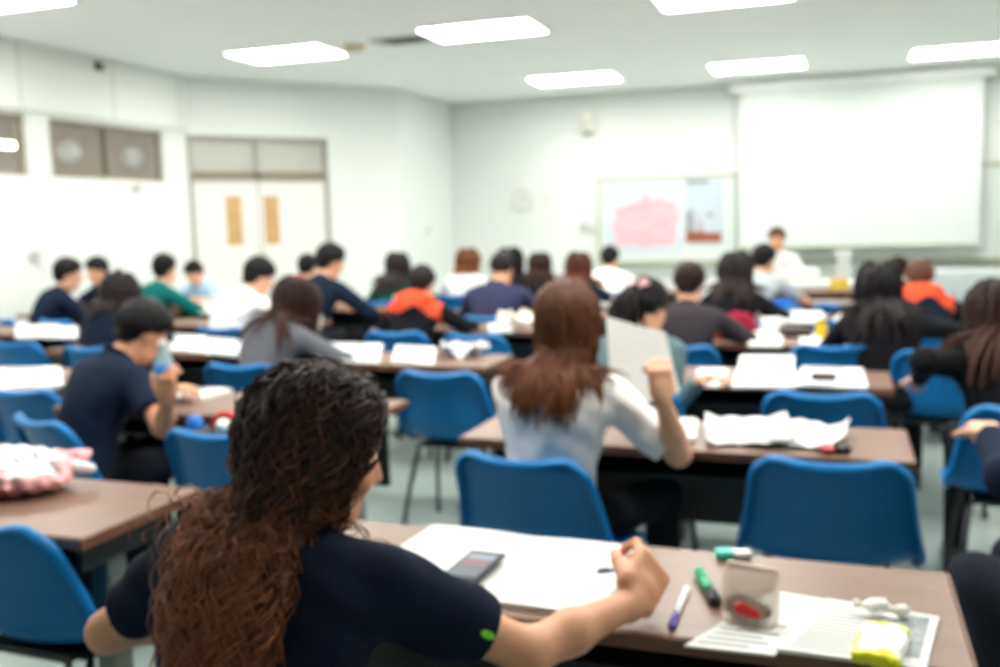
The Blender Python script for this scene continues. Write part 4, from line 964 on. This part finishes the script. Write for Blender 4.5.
PENM = {k: mat('pen_'+k, c, .3) for k, c in dict(white=(235, 235, 238), purple=(84, 62, 170), dark=(40, 34, 80), green=(0, 160, 110), black=(30, 30, 34), red=(200, 40, 40), pink=(235, 150, 170)).items()}

# --- nearest desk
c = np.array([-.59, 1.72]); sp = A_(-.58, 1.90, 0)-A_(-.60, 1.53, 0); an = math.degrees(math.atan2(sp[1], sp[0]))-90
bk = open_book('wide open magazine with white pages on the nearest desk, under the phone', -.625, 1.735, an, w_=.245, d_=.365, lines=0, th=.012, m='paper')
sheets('white loose sheet under the writing hand, right of the phone', [(520, 548), (640, 562), (585, 640), (490, 618)], th=.0035, lines=0, z=DT+.0008) if False else None
# phone resting on the left page
zb = DT+.0135; q = [at_z(466, 547, zb+.008)[:2], at_z(507, 552, zb+.008)[:2], at_z(474, 587, zb+.008)[:2], at_z(441, 579, zb+.008)[:2]]
cc = np.mean(q, 0); ex = unit((q[1]-q[0]+q[2]-q[3])/2); ey = np.array([-ex[1], ex[0]]); Wp = .078; Lp = .168; an = math.atan2(ex[1], ex[0])+.12
e = empty('smartphone', (cc[0], cc[1], zb), an); tag(e, 'dark grey phone lying on the open magazine', 'phone')
MB().box((-Wp/2, -Lp/2, 0), (Wp/2, Lp/2, .0085), b=.003).build('phone_case', mat('phone_grey', (60, 63, 68), .6, spec=.1), e)
scn = MB().box((-Wp/2+.007, -Lp/2+.024, .0084), (Wp/2-.007, Lp/2-.014, .009)).build('phone_screen', mat('phone_screen', (104, 110, 118), .5, spec=.15), e)
MB().box((-.024, -.002, .009), (.024, .022, .0094)).build('screen_picture', mat('screen_pink', (150, 106, 116), .6, spec=.1), scn)
MB().box((-.028, .032, .009), (.028, .060, .0094)).build('screen_banner', mat('screen_blue_grey', (146, 154, 166), .6, spec=.1), scn)
MB().box((-.012, -Lp/2+.006, .0084), (.012, -Lp/2+.016, .0092), b=.001).build('home_button', M['black'], e)
# pens
Wd = fg['world']; hw = Wd(fg['WR']); 
pen('dark purple pen held in the writing hand over the magazine', at_z(597, 572, .765), at_z(652, 566, .835), body='purple', capc='dark')
pen('white pen with purple end lying right of the writing hand', at_z(671, 628, DT+.005), at_z(687, 588, DT+.005), r=.006, body='white', capc='purple')
e = pen('thick green highlighter with black tip left of the clear pouch', at_z(717, 603, DT+.009), at_z(699, 572, DT+.009), r=.011, body='green', capc='black', name='highlighter')
e['category'] = 'highlighter'
# eraser in pale wrapper
p = at_z(734, 558, DT); e = empty('eraser', (p[0], p[1], DT), .3); tag(e, 'white eraser in a pale turquoise sleeve at the far desk edge', 'eraser')
MB().box((-.03, -.014, 0), (.034, .014, .016), b=.004).build('rubber', M['white'], e); MB().box((-.036, -.0155, -.0), (.0, .0155, .0175), b=.004).build('sleeve', mat('eraser_turquoise', (90, 205, 195), .5), e)
# print-outs
q = [at_z(u, v, DT) for u, v in ((775, 593), (939, 620), (926, 672), (690, 640))]
q2 = [p[:2] for p in q]; q2[3] = q2[3]; 
ex = unit(q2[1]-q2[0]); ey = np.array([ex[1], -ex[0]]); o0 = q2[0]
sq = lambda a, b_: o0+ex*a+ey*b_
sheets('white print-out on the nearest desk under the clear pouch, left sheet', [q2[0], o0+ex*.10, o0+ex*.06+ey*.26, q2[3]+ey*.03], th=.004, lines=12, px=False, seed=4)
r0 = sheets('print-out with grey picture column and lines, under the yellow packet', [o0+ex*.09, q2[1], q2[1]+ey*.21, o0+ex*.055+ey*.24], th=.006, lines=14, px=False, seed=9)
cc = np.array(r0.location)[:2]; g = MB(); a = q2[1]-cc; g.poly([a-ex*.055+ey*.012, a-ex*.012+ey*.012, a-ex*.012+ey*.18, a-ex*.055+ey*.18], .0062, .0068); g.build('picture_column', mat('print_photo', (168, 174, 176), .7, rgb2=(112, 120, 122), scale=40), r0)
# clear pencil pouch with red and dark things in it
p = (at_z(722, 616, DT)+at_z(776, 640, DT))/2; e = empty('pencil_pouch', (p[0], p[1]+.02, DT+.0065), -.25); tag(e, 'translucent brownish pouch standing up with a red thing inside', 'pouch')
clear = mat('pouch_plastic', (232, 208, 190), .35, alpha=.42)
n = 14; rows = []
for k in range(11):
    t = k/10; a_ = .046*(1+.06*math.sin(3*t)); b_ = .028*(1-t)**.6+.004; z = .088*t; ring = []
    for j in range(24):
        th = 2*math.pi*j/24; ring.append([a_*np.sign(math.cos(th))*abs(math.cos(th))**.5, b_*np.sign(math.sin(th))*abs(math.sin(th))**.7+.01*t+.002*math.sin(5*th+k), z])
    ring.append(ring[0]); rows.append(ring)
mb = MB(); mb.grid(np.array(rows)); mb.build('pouch_film', clear, e, True)
MB().box((-.044, .004, .084), (.044, .014, .093), b=.003).build('zip', mat('zip_beige', (214, 196, 184), .5), e)
V, F = surface_nets([ell((.0, .0, .018), (.040, .022, .016)), ell((-.02, .0, .024), (.018, .016, .016))], .003); raw_mesh('dark_contents', V, F, mat('pouch_dark', (70, 60, 56), .6), e)
V, F = surface_nets([cap((-.008, -.020, .026), (.018, -.019, .020), .011, .009)], .002); raw_mesh('red_contents', V, F, mat('pouch_red', (214, 30, 36), .4), e)
# yellow and white tissue packet with sweets on it
q = [at_z(u, v, DT+.02)[:2] for u, v in ((862, 621), (908, 629), (903, 664), (853, 655))]; cc = np.mean(q, 0); an = math.atan2(*(unit(q[1]-q[0])[::-1]))
e = empty('tissue_packet', (cc[0], cc[1], DT+.0065), an); tag(e, 'yellow and white soft packet lying on the print-out', 'packet')
w2 = np.linalg.norm(q[1]-q[0])/2; l2 = np.linalg.norm(q[0]-q[3])/2
V, F = surface_nets([rbx((0, 0, .009), (w2, l2, .009), None, .008, .01), ell((.0, .0, .014), (w2*.7, l2*.6, .006), None, .02)], .0025, lambda X, Y, Z: .0012*np.sin(X*260+Y*90)*np.sin(Y*210)); o = raw_mesh('packet_film', V, F, [mat('packet_white', (244, 244, 240), .35), mat('packet_yellow', (226, 222, 20), .35)], e)
cF = V[F].mean(1); o.data.polygons.foreach_set('material_index', ((cF[:, 1] < -l2*.72+.008*np.sin(cF[:, 0]*120)) | (cF[:, 1] > l2*.72+.006*np.sin(cF[:, 0]*150)) | ((cF[:, 0] < -w2*.80) & (cF[:, 1] < l2*.1))).astype(np.int32)); o.data.update()
for (u, v, lab, r_) in ((874, 611, 'crumpled clear white wrapper on top of the yellow packet', (.017, .013, .010)), (900, 613, 'small white twisted sweet beside the crumpled wrapper', (.010, .008, .007))):
    p = at_z(u, v, DT+.02); V, F = surface_nets([ell((0, 0, .012), r_), ell((r_[0]*.7, .004, .014), (r_[0]*.5, r_[1]*.5, r_[2]*.6)), cap((-r_[0], 0, .012), (-r_[0]*1.6, 0, .014), .003, .007, .005)], .002, lambda X, Y, Z: .0014*np.sin(X*400+Y*200)*np.sin(Z*380+X*150))
    o = raw_mesh('wrapped_sweet', V, F, mat('wrapper_white', (240, 240, 238), .3)); o.location = (p[0], p[1]+.012, DT+.0062 if u > 890 else DT+.012); tag(o, lab, 'sweet', 'sweets on the packet')
# --- plastic bag on the left desk
e = empty('plastic_bag', (-2.16, 1.92, DT)); e.scale = (.9, .95, .8); tag(e, 'crumpled white and pink plastic bag on the left desk', 'plastic bag')
rb = np.random.default_rng(5)
pr_ = [ell((0, .0, .045), (.26, .13, .045), None, .03), ell((.12, .02, .05), (.14, .11, .045), None, .03), ell((-.12, .04, .07), (.14, .10, .05), None, .03), cap((.19, .06, .07), (.235, .14, .10), .045, .018, .03), ell((.05, .08, .09), (.15, .06, .035), None, .03)]
V, F = surface_nets(pr_, .006, lambda X, Y, Z: .008*np.sin(X*38+3*np.sin(Y*30))*np.sin(Y*45+Z*60)+.004*np.sin(X*95+Y*80+Z*50)); V[:, 2] = np.maximum(V[:, 2], .001)
o = raw_mesh('bag_film', V, F, [mat('bag_white', (244, 240, 240), .4), mat('bag_pink', (240, 170, 172), .4)], e)
cF = V[F].mean(1); wv = .02*np.sin(cF[:, 0]*23)+.012*np.sin(cF[:, 0]*61); o.data.polygons.foreach_set('material_index', ((cF[:, 2] < .052+wv-.35*cF[:, 1]+.10*cF[:, 0]) | (cF[:, 0]+cF[:, 1] > .26)).astype(np.int32)); o.data.update()
for k, (xx, yy) in enumerate(((-.02, -.115), (-.13, -.10), (.10, -.10))):
    V, F = surface_nets([ell((xx, yy, .028), (.055, .022, .020))], .005, lambda X, Y, Z: .003*np.sin(X*120)*np.sin(Z*140)); raw_mesh('red_print', V, F, mat('bag_red', (206, 52, 54), .45), e)
V, F = surface_nets([cap((.07, -.13, .03), (.09, -.10, .09), .012, .016), cap((.07, -.13, .03), (.05, -.15, .01), .012, .016)], .004); raw_mesh('knot', V, F, bpy.data.materials['bag_white'], e)
V, F = surface_nets([cap((.24, .09, .07), (.265, .12, .055), .022, .016)], .004); raw_mesh('knot', V, F, bpy.data.materials['bag_white'], e)

# --- second desk of the right block: crumpled newspapers
NEWS = mat('newsprint', (226, 226, 224), .8, rgb2=(168, 170, 178), scale=7)
def crumpled(label, x, y, ang, w_, d_, amp, seed, lift=(0, 0), z=DT, mats=None, name='newspaper', cat='newspaper'):
    r = np.random.default_rng(seed); nx, ny = 22, 16; P = np.zeros((ny, nx, 3)); a = r.uniform(2, 5, 8); ph = r.uniform(0, 6, 8)
    for i in range(ny):
        for j in range(nx):
            u, v = j/(nx-1)-.5, i/(ny-1)-.5; hgt = amp*(.5+.5*math.sin(a[0]*2*u+a[1]*v+ph[0])*math.cos(a[2]*v*2+ph[1]))+amp*.4*abs(math.sin(a[3]*3*u+ph[2]+a[4]*v))
            hgt += lift[0]*max(0, abs(u)*2-.55)**1.5+lift[1]*max(0, v+.1)
            P[i, j] = (u*w_, v*d_+.01*math.sin(u*9+ph[3]), hgt+.003)
    Q = P.copy(); Q[:, :, 2] -= .002; mb = MB(); mb.grid(P); mb.grid(Q, flip=True)
    for A1, B1 in ((P[0], Q[0]), (P[-1], Q[-1]), (P[:, 0], Q[:, 0]), (P[:, -1], Q[:, -1])): mb.grid(np.stack([A1, B1]))
    o = mb.build(name, mats or [NEWS], None, True, (x, y, z), math.radians(ang)); tag(o, label, cat, 'crumpled papers')
    g = MB()
    for k in range(5):
        i = 3+2*k; j0 = r.integers(2, 6); j1 = r.integers(12, nx-3); g.grid(np.stack([P[i, j0:j1]+A_(0, 0, .0012), P[i, j0:j1]+A_(0, .006, .0012)]))
    g.build('line_print', PRINT, o); return o
p = at_z(748, 437, DT); q = at_z(812, 440, DT)
crumpled('crumpled newspaper with raised peak on the second desk, left half', p[0], p[1], 8, .26, .30, .018, 3, (.05, .03))
crumpled('curled white newspaper with lifted right edge on the second desk, right half', q[0]-.01, q[1]-.01, -4, .22, .27, .016, 8, (.08, .02), z=DT+.004)
p = at_z(833, 455, DT); e = empty('pencil_case', (p[0], p[1]+.02, DT), .5); tag(e, 'small red and black case at the right end of the newspapers', 'pencil case')
MB().box((-.035, -.02, 0), (.0, .02, .028), b=.008).build('red_end', PENM['red'], e); MB().box((-.001, -.02, 0), (.05, .02, .028), b=.008).build('black_body', M['black'], e)
sheets('small stack of white cards right beside the elbow of the student with the sheet', [(668, 417), (697, 418), (696, 438), (664, 437)], th=.018)
# raised sheet in the hand
a = A_(*Wd(A_(0, 0, 0))); hW = mid['world'](mid['WR'])
d0 = 3.02
tl, tr, br, bl = [CAM+ray(u, v)*dd for u, v, dd in ((606, 316, 3.02), (665, 332, 2.98), (680, 392, 2.93), (612, 412, 2.95))]
n = 9; P = np.zeros((n, n, 3)); nn = unit(np.cross(tr-tl, bl-tl))
for i in range(n):
    for j in range(n):
        u, v = j/(n-1), i/(n-1); P[i, j] = (tl*(1-u)+tr*u)*(1-v)+(bl*(1-u)+br*u)*v+nn*.012*math.sin(u*3.1)
Q = P+nn*.0015; mb = MB(); mb.grid(P); mb.grid(Q, flip=True)
for A1, B1 in ((P[0], Q[0]), (P[-1], Q[-1]), (P[:, 0], Q[:, 0]), (P[:, -1], Q[:, -1])): mb.grid(np.stack([A1, B1]))
o = mb.build('paper_sheet', M['paper'], None, True); tag(o, 'large white sheet held up by the student with long brown hair', 'paper')
g = MB()
for k in range(7): i = 1+k; g.grid(np.stack([P[i, 1:8]*.75+P[i-1, 1:8]*.25-nn*.0012, P[i, 1:8]*.68+P[i-1, 1:8]*.32-nn*.0012]))
g.build('line_print', mat('print_pale', (214, 214, 219), .8), o)

# --- third desk right block
sheets('white sheet at the left of the third desk, beside the larger blank sheet', [(697, 368), (728, 368), (724, 386), (696, 386)], th=.006)
sheets('large blank white sheet in the middle of the third desk of the right block', [(742, 355), (794, 355), (795, 386), (731, 386)], th=.010)
sheets('greyish white sheets at the right of the third desk, with a dark notch', [(802, 366), (862, 368), (868, 387), (797, 385)], th=.008, lines=3)
p = at_z(823, 385, DT+.01); e = empty('glasses_case', (p[0], p[1], DT+.008)); tag(e, 'small dark case on the greyish sheets of the third desk', 'case')
V, F = surface_nets([rbx((0, 0, .015), (.05, .02, .015), None, .012)], .004); raw_mesh('case_body', V, F, mat('case_brown', (70, 52, 46), .5), e); MB().box((-.045, -.0215, .014), (.045, -.018, .016)).build('case_seam', M['black'], e)
# --- fourth desk right block
sheets('low white stack in front of the white box on the fourth desk', [(752, 331), (784, 331), (781, 345), (748, 345)], th=.015)
sheets('long white papers behind the empty chair on the fourth desk', [(800, 333), (866, 333), (869, 345), (800, 345)], th=.006)
def box_thing(name, label, cat, u, v, z, size, m, lidm=None, ang=0, lid='lid'):
    p = at_z(u, v, z); e = empty(name, (p[0], p[1]+size[1]/2, z), math.radians(ang)); tag(e, label, cat); x, y, h = size
    MB().box((-x/2, -y/2, 0), (x/2, y/2, h*.86), b=min(size)*.12).build('body', m, e); MB().box((-x/2-.001, -y/2-.001, h*.84), (x/2+.001, y/2+.001, h), b=min(size)*.1).build(lid, lidm or m, e); return e
box_thing('paper_box', 'white upright box on the fourth desk, left of the dark pencil case', 'box', 771, 337, DT, (.12, .08, .105), M['white'], M['white'])
def cup(name, label, cat, u, v, z, r, h, m, m2, group=None):
    p = at_z(u, v, z); e = empty(name, (p[0], p[1], z)); tag(e, label, cat, group)
    MB().lathe([(r*.82, 0), (r*.85, .004), (r, h*.9), (r, h)], k=20).build('body', m, e, True); MB().lathe([(r*1.04, h-.001), (r*1.04, h+.008), (r*.7, h+.014)], k=20).build('lid', m2, e, True); return e
cup('drink_can', 'small yellow can standing behind the empty chair at the right', 'can', 821, 338, DT, .033, .095, mat('can_yellow', (222, 186, 20), .3), mat('can_olive', (150, 120, 30), .3))
p = at_z(798, 331, DT); e = empty('pencil_case', (p[0], p[1], DT), .0); tag(e, 'long dark brown pencil case between white box and yellow can', 'pencil case')
MB().tube([(-.09, 0, .03), (-.085, 0, .03), (.085, 0, .03), (.09, 0, .03)], [.012, .028, .028, .012], 14).build('case_body', mat('case_dark_brown', (58, 38, 38), .6), e, True); MB().tube([(-.07, 0, .059), (.07, 0, .059)], .003, 6).build('zip', M['alu'], e)
# --- fifth desk
sheets('white papers on the fifth desk, left of the far empty chair', [(770, 310), (822, 311), (826, 322), (765, 322)], th=.008)
sheets('white papers and a pale blue sheet at the right end of the fifth desk', [(836, 312), (862, 312), (864, 324), (832, 324)], th=.008)
e = box_thing('carton', 'yellow paper bag beside the far empty chair, below the screen', 'bag', 839, 287, DT, (.16, .06, .10), mat('bag_yellow', (222, 190, 60), .5), mat('bag_tan', (226, 184, 130), .6))
# --- left block
def book_at(label, u, v, ang, **k): p = at_z(u, v, DT); return open_book(label, p[0], p[1], ang, **k)
book_at('open book with a dark pen on it, in front of the boy in navy', 207, 389, -4, w_=.15, d_=.25, th=.02, seed=2)
pen('dark pen lying on the open book of the boy in navy', at_z(190, 391, DT+.024), at_z(210, 386, DT+.024), body='dark', capc='dark')
e = box_thing('pencil_case', 'small pink and brown case at the right end of the navy boy\'s desk', 'pencil case', 253, 404, DT, (.09, .05, .035), mat('case_taupe', (150, 130, 122), .6), mat('case_pink', (206, 120, 120), .5))
sheets('wide pale papers covering the desk between navy boy and grey student, left part', [(172, 334), (208, 336), (205, 352), (170, 350)], th=.012, lines=3)
sheets('wide pale papers covering the desk between navy boy and grey student, right part', [(210, 337), (243, 340), (244, 357), (207, 353)], th=.008, lines=2)
sheets('long white papers right in front of the student in grey', [(341, 340), (392, 341), (388, 358), (338, 356)], th=.014, lines=3)
sheets('white papers in the middle of the desk of the student in grey', [(396, 345), (436, 347), (434, 364), (392, 361)], th=.010, lines=3)
p = at_z(462, 356, DT); crumpled('crumpled white paper at the right end of the desk of the student in grey', p[0], p[1], 5, .24, .22, .05, 21, (.02, .02), name='crumpled_paper', cat='paper')
sheets('white papers at the left edge behind two blue chairs, nearer desk', [(0, 368), (60, 366), (62, 384), (0, 390)], th=.02, lines=3)
sheets('white papers at the left edge behind the farther blue chair', [(0, 327), (44, 326), (44, 337), (0, 339)], th=.02)
sheets('white papers beside the girl with dark bun, far left desk', [(46, 326), (76, 326), (78, 337), (45, 337)], th=.015)
p = at_z(6, 322, DT); e = box_thing('pencil_case', 'small yellow tan case at the very left edge on the far desk', 'pencil case', 4, 326, DT, (.10, .06, .09), mat('case_tan', (214, 170, 90), .6), M['black'])
sheets('white papers in front of the student with the orange hood, left side', [(322, 315), (358, 315), (360, 329), (320, 328)], th=.02)
p = at_z(512, 331, DT); crumpled('crumpled cream paper bag right of the purple navy student', p[0], p[1], 0, .24, .16, .09, 31, (.0, .02), mats=[M['paper2']], name='crumpled_bag', cat='paper bag')
sheets('small white paper left of the crumpled cream bag', [(468, 330), (492, 330), (492, 338), (468, 338)], th=.012)
cup('paper_cup', 'white cup at the left elbow of the purple navy student', 'cup', 447, 322, DT, .04, .09, M['white'], M['white'], 'white cups')
cup('paper_cup', 'white cup at the right elbow of the purple navy student', 'cup', 531, 307, DT, .04, .09, M['white'], M['white'], 'white cups')
cup('paper_cup', 'white cup left of the orange hooded jacket', 'cup', 373, 315, DT, .045, .10, M['white'], M['white'], 'white cups')
cup('paper_cup', 'white cup under the hand of the student in black, at the right', 'cup', 954, 350, DT, .040, .075, M['white'], M['white'], 'white cups')
cup('paper_cup', 'small white cup left of the brown hair above the orange shoulders', 'cup', 901, 283, DT, .045, .10, M['white'], M['white'], 'white cups')
sheets('white papers on the desk right of the middle student, below the poster', [(590, 262), (660, 262), (664, 276), (588, 276)], th=.01) if False else None
sheets('white papers behind the hair of the middle student', [(600, 289), (650, 289), (652, 300), (598, 300)], th=.012)
sheets('white papers left of the boy in green by the double doors', [(196, 300), (240, 300), (240, 312), (190, 312)], th=.012)
sheets('blue and white papers at the far right edge', [(958, 298), (990, 298), (996, 309), (955, 309)], th=.012)
# bag hanging on the empty chair near the navy boy
e = empty('backpack', (-1.99, 2.72, .445)); tag(e, 'dark bag with a red loop handle standing on the empty chair near the navy boy', 'bag')
V, F = surface_nets([rbx((0, 0, .15), (.15, .09, .15), None, .06, .03), ell((0, .07, .11), (.11, .05, .09), None, .03)], .008); raw_mesh('bag_body', V, F, mat('bag_dark', (36, 38, 44), .7), e)
MB().tube([(.02+.055*math.cos(t), 0, .30+.055*math.sin(t)) for t in np.linspace(-.2, math.pi+.2, 14)], .011, 8).build('red_handle', mat('handle_red', (214, 50, 44), .4), e, True)
V, F = surface_nets([ell((.03, -.03, .315), (.028, .028, .028))], .005); raw_mesh('white_pompom', V, F, M['white'], e)
p = (-1.89-.10, 2.74, .74); MB().tube([(-.11, 0, .24), (-.11, 0, .30), (-.11, 0, .335), (-.11, 0, .34)], [.03, .03, .025, .018], 14).build('blue_bottle_cap', mat('cap_blue', (10, 110, 200), .3), e, True)
# bottle at the mouth of the navy boy
p = boy['world'](boy['WR'])+A_(-.02, .015, .045); e = empty('drink_bottle', tuple(p)); tag(e, 'clear bottle with bright blue label held by the boy in navy at his mouth', 'bottle')
MB().lathe([(.026, -.03), (.030, -.02), (.030, .09), (.014, .12), (.013, .14)], k=18).build('bottle_body', mat('bottle_clear', (190, 225, 230), .1, alpha=.6), e, True)
MB().lathe([(.0312, .01), (.0312, .075)], k=18).build('bottle_label', mat('label_blue', (10, 110, 200), .4), e, True); MB().lathe([(.015, .138), (.015, .152)], k=14).build('bottle_cap', M['white'], e, True)
# --- front of the room
e = empty('teacher_desk', (-.30, 10.35, 0)); tag(e, 'long pale desk at the front below the projection screen', 'desk')
MB().box((-1.0, -.35, .72), (1.0, .35, .75), b=.005).build('desktop', M['white'], e); MB().box((-.95, -.30, .1), (.95, -.28, .72)).build('front_panel', M['offwhite'], e)
for sx in (-1, 1): MB().box((sx*.96-.02, -.32, 0), (sx*.96+.02, .32, .72)).build('side_panel', M['offwhite'], e)
e = empty('lectern', (.03, 11.6, 0)); tag(e, 'narrow white upright lectern post below the screen, right of the seated person in white', 'lectern')
MB().box((-.07, -.07, .04), (.07, .07, 1.0), b=.01).build('post', M['white'], e); MB().box((-.22, -.18, 0), (.22, .18, .04), b=.01).build('base', M['white'], e); MB().box((-.10, -.10, .98), (.10, .10, 1.01), b=.008).build('top_plate', M['white'], e)
box_thing('projector', 'pale grey machine on the front desk below the screen', 'projector', 800, 281, .75, (.36, .28, .12), M['offwhite'], M['white'], lid='top_cover')
sheets('white papers on the front desk below the screen', [(738, 276), (775, 276), (776, 282), (736, 282)], th=.02, z=.75)
box_thing('folder_box', 'light blue box on the front desk, right of the white lectern', 'box', 862, 281, .75, (.2, .16, .13), mat('box_light_blue', (150, 190, 225), .5), M['white']) if False else None
e = empty('low_cabinet', (1.6, 12.7, 0)); tag(e, 'low pale cabinet along the front wall at the right edge', 'cabinet')
MB().box((-.9, -.22, .05), (.9, .22, .74), b=.01).build('cabinet_body', mat('cabinet_pale', (206, 214, 212), .5), e)
for k in range(3): d = MB().box((-.88+.6*k, -.235, .08), (-.30+.6*k, -.221, .72), b=.004).build('door', mat('cabinet_door', (196, 206, 208), .5), e); MB().box((-.36+.6*k, -.25, .4), (-.34+.6*k, -.234, .5)).build('handle', M['alu'], d)
# badge on the near student's right sleeve
S_, E_ = fg['SH'][1], fg['ER']; ax = unit(E_-S_); Cw = S_+(E_-S_)*.60
tocam = fg['Ry'].T @ (CAM-fg['world'](Cw)); side_ = unit(tocam-ax*np.dot(tocam, ax)); rr = .0595*fg['s']; pc = Cw+side_*rr; t2 = np.cross(ax, side_)
mb = MB(); P = np.zeros((7, 7, 3))
for i in range(7):
    for j in range(7):
        u, v = (i/6-.5)*2, (j/6-.5)*2; r_ = math.sqrt(max(1-v*v, 0)); P[i, j] = Cw+ax*(v*.013)+(side_*math.cos(u*r_*.10)+t2*math.sin(u*r_*.10))*(rr+.0035)
mb.grid(P); mb.grid(P-side_*.003, flip=True); mb.build('green_badge', mat('badge_green', (120, 220, 40), .5), fg['body'], True)

# --- a few more things among the far rows
p = at_z(746, 306, .80); e_ = [ell((0, 0, .0), (.13, .05, .14), None, .03), ell((.05, -.01, -.12), (.10, .045, .14), None, .04), cap((-.08, 0, .05), (-.14, -.02, -.2), .035, .03, .03)]
V, F = surface_nets(e_, .012, lambda X, Y, Z: .006*np.sin(X*60+Z*25)*np.sin(Z*30+Y*50)); o = raw_mesh('jacket', V, F, CLOTH['crimson']); o.location = (-.60, 6.13, .70); tag(o, 'crimson jacket hung over the chair of the black haired student, right of the charcoal top', 'jacket')
MB().tube([(-.07, -.045, .06), (-.09, -.05, -.08), (-.06, -.04, -.2)], .006, 6).build('jacket_seam', CLOTH['black'], o)
put_chair(-.66, 6.38, 0, 'blue shell chair under the crimson jacket and the black haired student')
p = at_z(782, 284, .86); V, F = surface_nets([rbx((0, 0, .17), (.15, .08, .17), None, .07, .03), ell((.02, -.08, .12), (.10, .05, .09), None, .03)], .010); o = raw_mesh('backpack', V, F, CLOTH['royal']); o.location = (-.45, 7.42, .70-.235+.0); tag(o, 'bright blue backpack beside the light grey shirt, in front of the screen', 'backpack')
MB().tube([(-.03, 0, .33), (-.02, 0, .375), (.02, 0, .375), (.03, 0, .33)], .010, 8).build('carry_loop', CLOTH['navy'], o, True)
put_chair(-.45, 7.42, 0, 'blue shell chair that carries the bright blue backpack')
p = at_z(719, 316, DT); V, F = surface_nets([rbx((0, 0, .05), (.07, .04, .05), None, .03, .02)], .008, lambda X, Y, Z: .003*np.sin(X*90+Z*80)); o = raw_mesh('pouch', V, F, CLOTH['orange']); o.location = (-.62, 5.50, DT); tag(o, 'small bright orange bag right of the charcoal top', 'bag')
MB().tube([(-.04, 0, .10), (.04, 0, .10)], .005, 6).build('zip', M['alu'], o)
V, F = surface_nets([ell((0, 0, 0), (.035, .025, .03), None, .01), ell((.03, 0, .015), (.02, .018, .02), None, .01)], .006); p = PEOPLE['student in teal grey sle']; q = p['world'](p['hp']((0, -.10, .06)))
o = raw_mesh('hair_tie', V, F, mat('tie_pink', (240, 186, 190), .7), p['body']); o.location = tuple(p['hp']((0, -.105, .075)))
p = PEOPLE['student in grey top with']; V, F = surface_nets([cap((-.03, 0, 0), (.03, 0, 0), .012, .012)], .005); o = raw_mesh('hair_clip', V, F, mat('clip_red', (170, 24, 44), .5), p['body']); o.location = tuple(p['hp']((0, -.07, .135)))
# every sitter gets a chair of his own unless one stands there already
import re
for o in [q for q in bpy.data.objects if q.parent is None and q.name.startswith('person')]:
    if any(abs(c.location.x-o.location.x) < .34 and abs(c.location.y-o.location.y) < .42 for c in bpy.data.objects if c.name.startswith('shell_chair')): continue
    what = re.split(r',| with | facing | seen ', o['label'])[0]; what2 = o['label'].split(',')[0].split(' just behind')[0]
    put_chair(o.location.x, o.location.y, math.degrees(o.rotation_euler[2]), 'blue shell chair under the '+' '.join(what2.split()[:11]))
feet = [(d.location.x-DL/2, d.location.x+DL/2, d.location.y-.215, d.location.y+.215) for d in DESKS]+[(-1.3, .7, 10.0, 10.7)]
for o in list(bpy.data.objects):                      # nothing may stand off its desk
    if o.parent is None and o.get('category') and .73 < o.location.z < .78:
        x, y = o.location.x, o.location.y; mg = .05 if 'desk' not in o.name else 0
        if any(a < x < b_ and c_ < y < d_ for a, b_, c_, d_ in feet): continue
        best = min(((max(a+.1-x, 0, x-b_+.1)**2+(max(c_+.1-y, 0, y-d_+.1)*.6)**2, min(max(x, a+.1), b_-.1), min(max(y, c_+.1), d_-.1)) for a, b_, c_, d_ in feet))
        o.location.x, o.location.y = best[1], best[2]
for o in bpy.data.objects:
    if o.get('label') and len(o['label'].replace('-', ' ').split()) > 15: print('LONG', o.name, o['label'])
